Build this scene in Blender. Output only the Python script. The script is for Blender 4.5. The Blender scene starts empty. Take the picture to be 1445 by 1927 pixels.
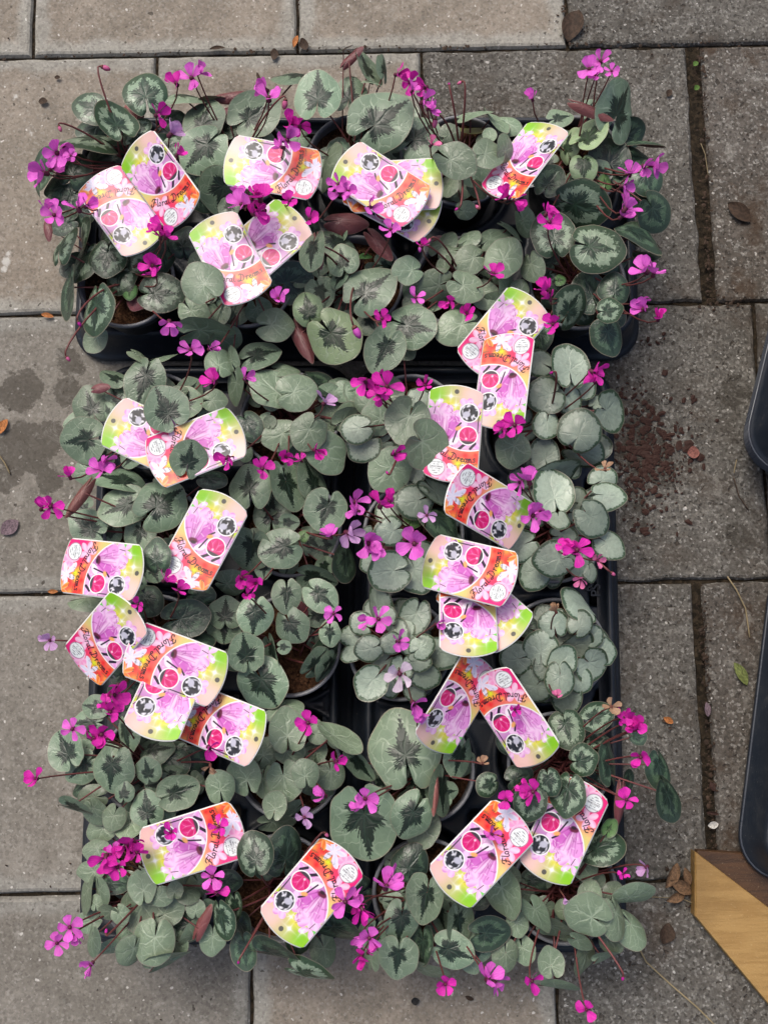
import bpy, math, random
import numpy as np
from mathutils import Vector, Matrix, Euler, noise as mn
random.seed(7)
R = math.radians
sc = bpy.context.scene
col = sc.collection

# ------------------------------------------------------------------ camera
F_PX, H, TILT = 1996.0, 1.10, R(8.4)
cam_d = bpy.data.cameras.new('camera'); cam = bpy.data.objects.new('camera', cam_d); col.objects.link(cam)
cam_d.sensor_fit = 'VERTICAL'; cam_d.sensor_height = 36.0; cam_d.sensor_width = 27.0
cam_d.lens = F_PX/1927*36.0; cam_d.clip_start = 0.02; cam_d.clip_end = 60
cam.location = (0, 0, H); cam.rotation_euler = (TILT, 0, 0)
sc.camera = cam
# ------------------------------------------------------------------ light
SUN_EL, SUN_AZ = R(58), R(-30)
w = bpy.data.worlds.new('World'); sc.world = w; w.use_nodes = True
nt = w.node_tree; bg = nt.nodes['Background']
sky = nt.nodes.new('ShaderNodeTexSky'); sky.sky_type = 'NISHITA'; sky.sun_disc = False
sky.sun_elevation = SUN_EL; sky.sun_rotation = SUN_AZ; sky.dust_density = 6.0; sky.air_density = 1.0; sky.ozone_density = 0.6
nt.links.new(sky.outputs[0], bg.inputs[0]); bg.inputs[1].default_value = 0.135
sd = bpy.data.lights.new('sun', 'SUN'); sd.energy = 1.5; sd.angle = R(22); sd.color = (1.0, 0.97, 0.92)
sun = bpy.data.objects.new('sun', sd); col.objects.link(sun)
sdir = Vector((math.sin(SUN_AZ)*math.cos(SUN_EL), math.cos(SUN_AZ)*math.cos(SUN_EL), math.sin(SUN_EL)))
sun.rotation_euler = sdir.to_track_quat('Z', 'Y').to_euler(); sun.location = sdir*5
sc.view_settings.view_transform = 'Standard'; sc.view_settings.look = 'None'
sc.view_settings.exposure = 0.36; sc.view_settings.gamma = 1.0

# ------------------------------------------------------------------ pixel <-> world
CT, ST = math.cos(TILT), math.sin(TILT)
def P(px, py, z=0.0):
    u = (px-722.5)/F_PX; v = (963.5-py)/F_PX
    k = (H-z)/(CT-v*ST)
    return Vector((u*k, (v*CT+ST)*k, z))
def mpp(py, z):                      # metres per pixel at that row and height
    v = (963.5-py)/F_PX
    return (H-z)/(CT-v*ST)/F_PX

# ------------------------------------------------------------------ helpers
def s2l(c):
    return tuple((x/255/12.92 if x/255 <= 0.04045 else ((x/255+0.055)/1.055)**2.4) for x in c)
def mesh(name, verts, faces, mat=None, smooth=True, uvs=None):
    me = bpy.data.meshes.new(name); me.from_pydata([tuple(v) for v in verts], [], faces); me.update()
    if smooth: me.polygons.foreach_set('use_smooth', [True]*len(me.polygons))
    if mat: me.materials.append(mat)
    if uvs is not None:
        uv = me.uv_layers.new(name='pol'); uv.data.foreach_set('uv', np.array(uvs, dtype=np.float32).ravel())
    return me
def obj(name, me, parent=None, loc=(0,0,0), rot=(0,0,0), scale=(1,1,1)):
    o = bpy.data.objects.new(name, me); col.objects.link(o)
    o.location = loc; o.rotation_euler = rot; o.scale = scale
    if parent: o.parent = parent
    return o
def tag(o, label=None, cat=None, group=None, kind=None):
    if label: o['label'] = label
    if cat: o['category'] = cat
    if group: o['group'] = group
    if kind: o['kind'] = kind
    return o
def tube(pts, rads, n=6, cap=True):
    pts = [Vector(p) for p in pts]; V = []; Fc = []
    prev = None
    for i, p in enumerate(pts):
        t = (pts[min(i+1, len(pts)-1)]-pts[max(i-1, 0)]).normalized()
        a = prev if prev is not None else (Vector((1,0,0)) if abs(t.x) < .9 else Vector((0,1,0)))
        x = (a - t*a.dot(t)).normalized(); y = t.cross(x); prev = x
        r = rads[i] if hasattr(rads, '__len__') else rads
        for k in range(n):
            an = 2*math.pi*k/n; V.append(p+x*r*math.cos(an)+y*r*math.sin(an))
    for i in range(len(pts)-1):
        for k in range(n):
            a = i*n+k; b = i*n+(k+1) % n; Fc.append((a, b, b+n, a+n))
    if cap: Fc.append(tuple(range(n))[::-1]); Fc.append(tuple((len(pts)-1)*n+k for k in range(n)))
    return V, Fc
def bez(p0, p1, p2, p3, n=7):
    out = []
    for i in range(n):
        t = i/(n-1); s = 1-t
        out.append(p0*s**3+p1*3*s*s*t+p2*3*s*t*t+p3*t**3)
    return out
def lathe(prof, n=48):
    V = []; Fc = []
    for r, z in prof:
        for k in range(n):
            a = 2*math.pi*k/n; V.append((r*math.cos(a), r*math.sin(a), z))
    for i in range(len(prof)-1):
        for k in range(n):
            a = i*n+k; b = i*n+(k+1) % n; Fc.append((a, b, b+n, a+n))
    return V, Fc

class NT:
    def __init__(s, name):
        s.m = bpy.data.materials.new(name); s.m.use_nodes = True; s.t = s.m.node_tree
        s.b = s.t.nodes['Principled BSDF']; s.out = s.t.nodes['Material Output']
    def n(s, typ, **kw):
        nd = s.t.nodes.new(typ)
        for k, v in kw.items(): setattr(nd, k, v)
        return nd
    def l(s, a, b): s.t.links.new(a, b)
    def put(s, sock, v):
        if isinstance(v, bpy.types.NodeSocket): s.l(v, sock)
        else: sock.default_value = v
    def math(s, op, a, b=None, c=None, clamp=False):
        nd = s.n('ShaderNodeMath', operation=op, use_clamp=clamp)
        s.put(nd.inputs[0], a)
        if b is not None: s.put(nd.inputs[1], b)
        if c is not None: s.put(nd.inputs[2], c)
        return nd.outputs[0]
    def ramp(s, v, lo, hi, a=0.0, b=1.0):
        nd = s.n('ShaderNodeMapRange', interpolation_type='SMOOTHSTEP')
        s.put(nd.inputs[0], v); s.put(nd.inputs[1], lo); s.put(nd.inputs[2], hi); s.put(nd.inputs[3], a); s.put(nd.inputs[4], b)
        return nd.outputs[0]
    def mix(s, f, a, b, mode='MIX'):
        nd = s.n('ShaderNodeMix', data_type='RGBA', blend_type=mode)
        s.put(nd.inputs[0], f)
        for i, v in ((6, a), (7, b)):
            if isinstance(v, tuple): v = (v[0], v[1], v[2], 1)
            s.put(nd.inputs[i], v)
        return nd.outputs[2]
    def noise(s, vec, scale, det=3.0, rough=0.55, dist=0.0, out=0):
        nd = s.n('ShaderNodeTexNoise'); nd.noise_dimensions = '3D'
        if vec is not None: s.l(vec, nd.inputs['Vector'])
        nd.inputs['Scale'].default_value = scale; nd.inputs['Detail'].default_value = det
        nd.inputs['Roughness'].default_value = rough; nd.inputs['Distortion'].default_value = dist
        return nd.outputs[out]
    def voro(s, vec, scale, feature='F1', out=0, rnd=1.0):
        nd = s.n('ShaderNodeTexVoronoi', feature=feature)
        if vec is not None: s.l(vec, nd.inputs['Vector'])
        nd.inputs['Scale'].default_value = scale; nd.inputs['Randomness'].default_value = rnd
        return nd.outputs[out]
    def bump(s, h, strength, dist, nrm=None):
        nd = s.n('ShaderNodeBump'); s.l(h, nd.inputs['Height']); nd.inputs['Strength'].default_value = strength
        nd.inputs['Distance'].default_value = dist
        if nrm: s.l(nrm, nd.inputs['Normal'])
        return nd.outputs[0]
    def fin(s, color=None, rough=None, normal=None, spec=None):
        if color is not None:
            if isinstance(color, tuple): color = (*color, 1)
            s.put(s.b.inputs['Base Color'], color)
        if rough is not None: s.put(s.b.inputs['Roughness'], rough)
        if normal is not None: s.l(normal, s.b.inputs['Normal'])
        if spec is not None: s.b.inputs['Specular IOR Level'].default_value = spec
        return s.m
    def thin(s, amount, color):      # let some light through thin tissue
        tr = s.n('ShaderNodeBsdfTranslucent'); s.put(tr.inputs[0], color if not isinstance(color, tuple) else (*color, 1))
        mx = s.n('ShaderNodeMixShader'); mx.inputs[0].default_value = amount
        s.l(s.b.outputs[0], mx.inputs[1]); s.l(tr.outputs[0], mx.inputs[2]); s.l(mx.outputs[0], s.out.inputs[0])

# ------------------------------------------------------------------ materials
def concrete(name, base, base2, frame, coarse, moss=0.0, stains=(), whites=()):
    m = NT(name); g = m.n('ShaderNodeNewGeometry').outputs['Position']
    oi = m.n('ShaderNodeObjectInfo').outputs['Random']
    big = m.noise(g, 9, 5, .6); mid = m.noise(g, 45, 6, .7); fine = m.noise(g, 230, 5, .75)
    grit = m.voro(g, 420 if not coarse else 430, 'F1', 1)      # per-grain colour
    gv = m.n('ShaderNodeSeparateColor'); m.l(grit, gv.inputs[0])
    c = m.mix(m.ramp(big, .38, .62), base, base2)
    c = m.mix(m.ramp(mid, .35, .75, 0, .5), c, tuple(x*1.35 for x in base)); c = m.mix(m.ramp(m.noise(g, 95, 4, .7), .38, .62, .45 if coarse else .15, 0), c, tuple(x*.45 for x in base))
    uv = m.n('ShaderNodeUVMap', uv_map='pol'); sp = m.n('ShaderNodeSeparateXYZ'); m.l(uv.outputs[0], sp.inputs[0])
    ex = m.math('MINIMUM', sp.outputs[0], m.math('SUBTRACT', 1.0, sp.outputs[0]))
    ey = m.math('MINIMUM', sp.outputs[1], m.math('SUBTRACT', 1.0, sp.outputs[1]))
    ed = m.math('ADD', m.math('MINIMUM', ex, ey), m.math('MULTIPLY', m.math('SUBTRACT', m.noise(g, 30, 4), .5), .09))
    fr = m.ramp(ed, .035, .075, 1, 0)
    if frame is not None: c = m.mix(m.math('MULTIPLY', fr, .75), c, frame)
    # speckle
    k = .34 if coarse else .14
    c = m.mix(m.ramp(gv.outputs[0], .72, .95, 0, k*1.15), c, (.50, .49, .45))
    c = m.mix(m.ramp(gv.outputs[1], .62, .95, 0, k*2.0), c, (.035, .03, .025))
    c = m.mix(m.ramp(fine, .35, .68, .55 if coarse else .28, 0), c, (.03, .027, .023))
    pits = m.ramp(m.noise(g, 120, 2, .5), .31 if coarse else .27, .36 if coarse else .30, 1, 0)
    c = m.mix(m.math('MULTIPLY', pits, .75), c, (.035, .028, .022))
    wsp = m.ramp(m.noise(g, 160, 1, .4), .72, .75, 0, .6); c = m.mix(wsp, c, (.6, .58, .54))
    if moss > 0:
        mm = m.ramp(m.noise(g, 14, 6, .7), .5, .66, 0, moss); c = m.mix(mm, c, (.05, .032, .02))
    if stains:
        acc = None
        wob = m.n('ShaderNodeVectorMath', operation='ADD')
        nz = m.noise(g, 55, 5, .7, out=1); sc_ = m.n('ShaderNodeVectorMath', operation='MULTIPLY_ADD')
        m.l(nz, sc_.inputs[0]); sc_.inputs[1].default_value = (.034, .034, 0); sc_.inputs[2].default_value = (-.017, -.017, 0)
        m.l(g, wob.inputs[0]); m.l(sc_.outputs[0], wob.inputs[1])
        for (x, y, r) in stains:
            d = m.n('ShaderNodeVectorMath', operation='DISTANCE'); p = P(x, y, 0)
            m.l(wob.outputs[0], d.inputs[0]); d.inputs[1].default_value = (p.x, p.y, 0)
            v = m.ramp(d.outputs['Value'], r/1795-.0015, r/1795+.0015, 1, 0)
            acc = v if acc is None else m.math('MAXIMUM', acc, v)
        c = m.mix(m.math('MULTIPLY', acc, .62), c, (.035, .03, .023))
    for (x, y, r) in whites:
        d = m.n('ShaderNodeVectorMath', operation='DISTANCE'); p = P(x, y, 0); wb = m.n('ShaderNodeVectorMath', operation='MULTIPLY_ADD')
        m.l(m.noise(g, 220, 4, .8, out=1), wb.inputs[0]); wb.inputs[1].default_value = (.010, .014, 0); m.l(g, wb.inputs[2])
        m.l(wb.outputs[0], d.inputs[0]); d.inputs[1].default_value = (p.x+.005, p.y+.007, 0)
        c = m.mix(m.ramp(d.outputs['Value'], r/1795-.001, r/1795+.002, .6, 0), c, (.5, .5, .47))
    bl = m.noise(g, 22, 8, .75, .6); c = m.mix(m.ramp(bl, .50, .66, 0, .38 if coarse else .26), c, (.06, .05, .04)); c = m.mix(m.ramp(m.noise(g, 34, 7, .8, .8), .54, .68, 0, .4), c, (.31, .30, .27))
    hsv = m.n('ShaderNodeHueSaturation'); m.put(hsv.inputs['Value'], m.math('MULTIPLY_ADD', oi, .18, .91)); m.l(c, hsv.inputs['Color'])
    h = m.math('ADD', m.math('MULTIPLY', fine, .6 if not coarse else 1.0), m.math('MULTIPLY', gv.outputs[2], .3 if not coarse else .8))
    h = m.math('SUBTRACT', h, pits)
    nb = m.bump(h, .55 if not coarse else .9, .0009 if not coarse else .0022)
    return m.fin(hsv.outputs[0], .88, nb, .25)
STAINS = [(40,735,42),(125,735,26),(128,672,22),(48,845,52),(10,905,26),(92,825,34),(90,905,24),(205,1572,14),(83,880,18),(135,690,20)]
M_PAV_BROWN = concrete('brown_concrete', (.245,.212,.172), (.180,.156,.125), (.30,.295,.262), False, .15, (), [(12,492,7),(16,478,4),(9,506,5),(30,182,3),(60,250,2)])
M_PAV_GREY = concrete('grey_concrete', (.205,.190,.165), (.155,.143,.122), (.25,.245,.22), False, .08, STAINS)
M_PAV_OLD_DIM = concrete('weathered_dim_concrete', (.178,.168,.148), (.105,.098,.085), None, True, .45, [(1212,850,42),(1242,885,30),(1196,800,22),(1205,950,14),(1208,985,9),(1225,760,16),(1380,740,34),(1395,1010,26)])  # dark tone holds real weathering plus the lower light on the right side
M_PAV_OLD_DIM2 = concrete('mossy_weathered_dim_concrete', (.155,.14,.122), (.10,.085,.07), None, True, .9)  # moss and wear, with the right side's weaker light also in the colour

def dirt(name, a, b, scale=260, bstr=1.0):
    m = NT(name); g = m.n('ShaderNodeTexCoord').outputs['Object']
    v = m.voro(g, scale, 'F1', 1); s = m.n('ShaderNodeSeparateColor'); m.l(v, s.inputs[0])
    n1 = m.noise(g, scale*.6, 5, .75)
    c = m.mix(m.ramp(s.outputs[0], .1, .9), a, b); c = m.mix(m.ramp(n1, .3, .7, .7, 0), c, tuple(x*.25 for x in a))
    return m.fin(c, .95, m.bump(m.math('ADD', n1, s.outputs[1]), bstr, .003), .1)
M_SOIL = dirt('coir_soil', (.060,.028,.015), (.135,.068,.035), 420)
M_BED = dirt('joint_dirt', (.020,.016,.011), (.050,.037,.024), 260)

def plastic(name, c, rough=.4, spec=.4, dust=.25):
    m = NT(name); g = m.n('ShaderNodeTexCoord').outputs['Object']
    n1 = m.noise(g, 40, 6, .7); n2 = m.noise(g, 600, 2, .5)
    cc = m.mix(m.ramp(n1, .5, .75, 0, dust), c, (.10,.095,.085)); cc = m.mix(m.ramp(n2, .68, .74, 0, .3), cc, (.2,.19,.17))
    return m.fin(cc, m.ramp(n1, .3, .7, rough-.08, rough+.15), m.bump(n2, .12, .0005), spec)
M_TRAY = plastic('black_tray_plastic', (.010,.014,.021), .42, .4, .12)
M_POT = plastic('grey_pot_plastic', (.035,.038,.043), .45, .4, .25)
M_RIM = plastic('pot_rim_plastic', (.145,.15,.162), .45, .4, .25)

def stalkmat(name, c1, c2):
    m = NT(name); g = m.n('ShaderNodeTexCoord').outputs['Object']; oi = m.n('ShaderNodeObjectInfo').outputs['Random']
    return m.fin(m.mix(m.math('MULTIPLY_ADD', m.noise(g, 120, 3), .6, m.math('MULTIPLY', oi, .4)), c1, c2), .5, None, .35)
M_STALK = stalkmat('maroon_stalk', (.065,.018,.016), (.16,.045,.045))

def leafmat(name, silver, dark, T0=None, tip=0.3, lob=.12, teeth=.22, edge=None, edgeT=.8, edgeN=.3, vein=(.30,.37,.27), veinS=.6, veind=None, under=(.14,.035,.035), rough=.37, spec=.48, softness=.02, mott=.35):
    m = NT(name)
    uv = m.n('ShaderNodeUVMap', uv_map='pol'); sp = m.n('ShaderNodeSeparateXYZ'); m.l(uv.outputs[0], sp.inputs[0])
    th = m.math('MULTIPLY', m.math('SUBTRACT', sp.outputs[0], .5), 2*math.pi); rho = sp.outputs[1]
    oc = m.n('ShaderNodeTexCoord').outputs['Object']; oi = m.n('ShaderNodeObjectInfo').outputs['Random']
    off = m.n('ShaderNodeCombineXYZ'); m.put(off.inputs[0], m.math('MULTIPLY', oi, 37.0)); m.put(off.inputs[1], m.math('MULTIPLY', oi, 91.0))
    ov = m.n('ShaderNodeVectorMath', operation='ADD'); m.l(oc, ov.inputs[0]); m.l(off.outputs[0], ov.inputs[1]); V = ov.outputs[0]
    pv = m.n('ShaderNodeCombineXYZ'); m.put(pv.inputs[0], m.math('MULTIPLY', th, 1.0)); m.put(pv.inputs[1], m.math('MULTIPLY', rho, .35)); m.put(pv.inputs[2], m.math('MULTIPLY', oi, 50.0))
    PV = pv.outputs[0]
    tn = m.math('SUBTRACT', m.noise(PV, 7.0, 2, .6), .5); tn2 = m.math('SUBTRACT', m.noise(PV, 24, 1, .5), .5)
    n_big = m.noise(V, 1.6, 3, .6); n_mid = m.noise(V, 6, 4, .65)
    # veins
    vk = m.math('MULTIPLY', m.math('PINGPONG', m.math('ADD', m.math('MULTIPLY_ADD', m.math('SUBTRACT', m.noise(V, 1.3, 2), .5), 1.1, th), m.math('MULTIPLY', m.math('SIGN', th), m.math('MULTIPLY', m.math('MULTIPLY', rho, rho), -.28))), .45), 1.0)      # 0 at k*0.75 rad
    vd = m.math('MULTIPLY', vk, rho); vd = m.math('ADD', vd, m.math('MULTIPLY', m.math('SUBTRACT', m.noise(V, 4, 2), .5), .05))
    vmask = m.ramp(m.math('ABSOLUTE', vd), .006, .045, 1, 0); vmask = m.math('MULTIPLY', vmask, m.ramp(rho, .55, .98, 1, 0.1))
    wv = m.n('ShaderNodeVectorMath', operation='MULTIPLY_ADD'); m.l(m.noise(V, 3.5, 2, .5, out=1), wv.inputs[0]); wv.inputs[1].default_value = (.3, .3, 0); m.l(V, wv.inputs[2])
    net = m.ramp(m.voro(wv.outputs[0], 2.5, 'DISTANCE_TO_EDGE'), .0, .045, .6, 0)
    vm = m.math('MAXIMUM', vmask, net)
    c = m.mix(m.ramp(n_mid, .3, .72, 0, mott), silver, tuple(x*.62 for x in silver))
    c = m.mix(m.ramp(n_big, .35, .7, 0, .35), c, tuple(min(1, x*1.3) for x in silver))
    c = m.mix(m.math('MULTIPLY', vm, veinS), c, vein)
    if edge is not None:
        eT = m.math('ADD', edgeT, m.math('ADD', m.math('MULTIPLY', tn, edgeN), m.math('MULTIPLY', m.math('SUBTRACT', n_mid, .5), edgeN*1.6)))
        em = m.ramp(m.math('SUBTRACT', rho, eT), -softness*1.5, softness*1.5)
        c = m.mix(em, c, edge)
    if T0 is not None:
        T = m.math('ADD', T0, m.math('MULTIPLY', m.math('EXPONENT', m.math('MULTIPLY', m.math('MULTIPLY', th, th), -9.0)), tip*.25))
        T = m.math('ADD', T, m.math('MULTIPLY', m.math('COSINE', m.math('MULTIPLY', th, 5.6)), lob))
        T = m.math('ADD', T, m.math('MULTIPLY', tn, teeth*1.5)); T = m.math('ADD', T, m.math('MULTIPLY', tn2, teeth*1.3))
        T = m.math('ADD', T, m.math('MULTIPLY', m.math('SUBTRACT', oi, .5), .16)); T = m.math('ADD', T, m.math('MULTIPLY', m.math('PINGPONG', m.math('ADD', th, m.math('MULTIPLY', rho, .25)), .085), 1.1))
        dm = m.ramp(m.math('SUBTRACT', T, rho), -softness, softness)
        al = m.math('MULTIPLY', rho, m.math('COSINE', th)); ac = m.math('ABSOLUTE', m.math('MULTIPLY', rho, m.math('SINE', th)))
        jag = m.math('MULTIPLY', m.math('PINGPONG', m.math('SUBTRACT', al, m.math('MULTIPLY', ac, .9)), .055), 1.0)
        D2 = m.math('SUBTRACT', m.math('MULTIPLY', m.math('SUBTRACT', 1.0, m.math('DIVIDE', al, m.math('MULTIPLY_ADD', oi, .28, tip*1.1+.40))), .25), ac)
        D2 = m.math('ADD', D2, m.math('ADD', jag, m.math('MULTIPLY', m.math('SUBTRACT', m.noise(V, 9, 3, .7), .5), .13)))
        dm2 = m.math('MULTIPLY', m.ramp(D2, .012, .012+softness*1.4), m.ramp(al, -.02, .02)); dm = m.math('MAXIMUM', dm, dm2)
        dk = m.mix(m.math('MULTIPLY', vmask, .55), dark, veind or tuple(x*2.3 for x in dark))
        c = m.mix(dm, c, dk)
    c = m.mix(m.ramp(rho, .965, .985, 0, .55), c, (.24,.20,.15))
    hs = m.n('ShaderNodeHueSaturation'); m.put(hs.inputs['Hue'], m.math('MULTIPLY_ADD', oi, .03, .485))
    m.put(hs.inputs['Value'], m.math('MULTIPLY_ADD', m.math('FRACT', m.math('MULTIPLY', oi, 7.3)), .62, .68)); m.l(c, hs.inputs['Color'])
    bf = m.n('ShaderNodeNewGeometry').outputs['Backfacing']
    col_ = m.mix(bf, hs.outputs[0], m.mix(m.math('MULTIPLY', vm, .3), under, tuple(x*1.6 for x in under)))
    h = m.math('ADD', m.math('MULTIPLY', n_mid, .35), m.math('MULTIPLY', vm, -.5))
    m.fin(col_, m.ramp(n_big, .3, .7, rough-.05, rough+.12), m.bump(h, .35, .0016), spec)
    m.thin(.07, tuple(x*.8 for x in silver))
    return m.m
LM = {
 'S': leafmat('silver_leaf', (.148,.204,.132), (.014,.024,.015), edge=(.12,.165,.12), edgeT=.97, edgeN=.08, mott=.28),
 'T': leafmat('silver_leaf_dark_tree', (.140,.200,.132), (.010,.020,.012), T0=.40, tip=.36, lob=.07, teeth=.25),
 'L': leafmat('pale_leaf_dark_tree', (.215,.30,.16), (.010,.024,.009), T0=.46, tip=.32, lob=.07, teeth=.25),
 'M': leafmat('marbled_leaf', (.185,.255,.175), (.016,.033,.019), T0=.42, tip=.22, lob=.10, teeth=.34, edge=(.024,.050,.024), edgeT=.74, edgeN=.38, veinS=.45, mott=.8, rough=.34, spec=.5),
 'D': leafmat('dark_leaf', (.06,.105,.062), (.017,.032,.022), T0=.45, tip=.3, lob=.06, teeth=.3, edge=(.03,.052,.034), edgeT=.72, edgeN=.3, vein=(.14,.19,.14), veinS=.5, rough=.32, spec=.5),
 'R': leafmat('rimmed_silver_leaf', (.25,.31,.245), (.03,.045,.03), T0=None, edge=(.035,.068,.036), edgeT=.86, edgeN=.22, veinS=.25, mott=.6, vein=(.27,.33,.26)),
 'G': leafmat('fresh_green_leaf', (.075,.17,.045), (.02,.05,.01), T0=.25, tip=.1, edge=(.04,.1,.025), edgeT=.85, edgeN=.2, vein=(.12,.25,.07), veinS=.4),
 'U': leafmat('leaf_underside', (.17,.052,.055), (.1,.03,.03), T0=None, vein=(.24,.09,.085), veinS=.5, under=(.13,.17,.13)),
 'Y': leafmat('yellowing_leaf', (.20,.20,.07), (.1,.08,.03), T0=None, vein=(.3,.3,.12), veinS=.4),
}

def petalmat(name, c, c2, base):
    m = NT(name); g = m.n('ShaderNodeTexCoord').outputs['Object']; sp = m.n('ShaderNodeSeparateXYZ'); m.l(g, sp.inputs[0])
    oi = m.n('ShaderNodeObjectInfo').outputs['Random']
    k = m.ramp(sp.outputs[1], .05, .42, 1, 0)
    st = m.n('ShaderNodeCombineXYZ'); m.put(st.inputs[0], m.math('MULTIPLY', sp.outputs[0], 14.0)); m.put(st.inputs[1], m.math('MULTIPLY', sp.outputs[1], 1.5)); m.put(st.inputs[2], m.math('MULTIPLY', oi, 20.0))
    s = m.noise(st.outputs[0], 2.0, 3)
    c_ = m.mix(m.ramp(s, .35, .7), c, c2); c_ = m.mix(m.math('MULTIPLY', k, .75), c_, base)
    hs = m.n('ShaderNodeHueSaturation'); m.put(hs.inputs['Value'], m.math('MULTIPLY_ADD', oi, .3, .85)); m.l(c_, hs.inputs['Color'])
    m.fin(hs.outputs[0], .55, m.bump(s, .3, .0006), .25); m.thin(.30, hs.outputs[0])
    return m.m
PM = {
 'm': petalmat('magenta_petal', (.70,.032,.42), (.56,.020,.34), (.13,.005,.09)),
 'l': petalmat('orchid_petal', (.74,.15,.62), (.63,.10,.53), (.30,.02,.20)),
 'p': petalmat('pale_lilac_petal', (.60,.37,.62), (.48,.26,.52), (.30,.08,.25)),
 'k': petalmat('pink_petal', (.78,.22,.42), (.66,.14,.34), (.35,.05,.12)),
 'n': petalmat('near_white_petal', (.66,.56,.66), (.58,.45,.58), (.25,.08,.2)),
 'w': petalmat('withered_petal', (.42,.27,.17), (.30,.17,.11), (.14,.06,.04)),
}
mm_ = NT('flower_eye'); M_EYE = mm_.fin((.075,.012,.03), .5, None, .3)
mm_ = NT('calyx_brown'); M_CALYX = mm_.fin((.11,.035,.028), .6, None, .3)

# ------------------------------------------------------------------ paving
ground = obj('ground', mesh('ground', [(-6,-6,-.006),(6,-6,-.006),(6,6,-.006),(-6,6,-.006)], [(0,1,2,3)], M_BED, False))
tag(ground, kind='structure')
A = P(0, 108); B = P(1445, 82)
ux = (B-A).normalized(); uy = Vector((-ux.y, ux.x, 0))
def rowv(py_l, py_r):
    a, b = P(0, py_l), P(1445, py_r); return ((a+b)/2).dot(uy)
rows = [rowv(108, 82), rowv(590, 569), rowv(1111, 1099), rowv(1674, 1668)]
S = .291
edges = [rows[0]+S*3, rows[0]+S*2, rows[0]+S] + rows + [rows[3]-S, rows[3]-2*S, rows[3]-3*S]
def xs(row_mid_py, pxs): return [P(p, row_mid_py).dot(ux) for p in pxs]
joint = {2: xs(50, [62, 560, 1067]), 3: xs(345, [292, 799, 1316]), 4: xs(850, [385, 920]), 5: xs(1390, [230, 775, 1323]), 6: xs(1800, [473, 1046])}
gapw = {(3, 2): .014, (5, 2): .009}
def paver_mesh(x0, x1, y1, y0, mat, seed, gl, gr):
    rnd = random.Random(seed); j = .0016
    a0, a1, b0, b1 = x0+j+gl, x1-j-gr, y0+j, y1-j
    n = 34; V = []; UV = []; q = 2.2 if 'weathered' in mat.name else 1.0
    def ring(ins, z, jit):
        out = []
        cr = max(.006-ins, .001)
        pts = []
        for s in range(4):
            for k in range(n):
                t = k/n
                if s == 0: p = (a0+(a1-a0)*t, b0)
                elif s == 1: p = (a1, b0+(b1-b0)*t)
                elif s == 2: p = (a1-(a1-a0)*t, b1)
                else: p = (a0, b1-(b1-b0)*t)
                pts.append(p)
        for q, (x, y) in enumerate(pts):
            cx, cy = (a0+a1)/2, (b0+b1)/2
            nx = mn.noise(Vector((x*38+seed, y*38, ins*200)))*jit; ny = mn.noise(Vector((x*38, y*38+seed, 7)))*jit
            x = min(max(x, a0+ins), a1-ins)+nx; y = min(max(y, b0+ins), b1-ins)+ny
            out.append((x, y, z))
        return out
    rings = [ring(0, -.05, .0005), ring(0, -.0045, .0012*q), ring(.0018, -.0012, .0014*q), ring(.0045, 0, .0012*q)]
    for r in rings:
        for (x, y, z) in r:
            V.append(ux*x+uy*y+Vector((0, 0, z))); UV.append(((x-a0)/(a1-a0), (y-b0)/(b1-b0)))
    N = 4*n; Fc = []
    for i in range(3):
        for k in range(N):
            a = i*N+k; b = i*N+(k+1) % N; Fc.append((a, b, b+N, a+N))
    Fc.append(tuple(3*N+k for k in range(N)))
    uvs = [UV[vi] for f in Fc for vi in f]
    return mesh('paver', V, Fc, mat, False, uvs)
sd_ = 0
for r in range(len(edges)-1):
    js = joint.get(r)
    if js is None: js = [joint[3][1]+(S/2 if r % 2 else 0)]
    js = sorted(js)
    while js[0] > -1.3: js.insert(0, js[0]-S)
    while js[-1] < 1.3: js.append(js[-1]+S)
    for i in range(len(js)-1):
        xm = (js[i]+js[i+1])/2; sd_ += 1
        mat = M_PAV_OLD_DIM if xm > .03 else M_PAV_BROWN
        if r == 2 and xm > .03: mat = M_PAV_OLD_DIM if xm > .2 else M_PAV_BROWN
        if r == 3: mat = M_PAV_BROWN if xm < -.05 else (M_PAV_OLD_DIM if xm < .33 else M_PAV_OLD_DIM2)
        if r == 4: mat = M_PAV_GREY if xm < .2 else M_PAV_OLD_DIM
        if r == 5: mat = M_PAV_GREY if xm < 0 else (M_PAV_OLD_DIM if xm < .33 else M_PAV_OLD_DIM2)
        if r == 6: mat = M_PAV_GREY if xm < -.14 else (M_PAV_BROWN if xm < .17 else M_PAV_OLD_DIM)
        gl = gr = 0
        if r == 3 and abs(js[i+1]-joint[3][2]) < .01: gr = .004
        if r == 3 and abs(js[i]-joint[3][2]) < .01: gl = .010
        if r == 5 and abs(js[i+1]-joint[5][2]) < .01: gr = .001
        if r == 5 and abs(js[i]-joint[5][2]) < .01: gl = .007
        obj('paver', paver_mesh(js[i], js[i+1], edges[r], edges[r+1], mat, sd_, gl, gr), ground)

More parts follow.
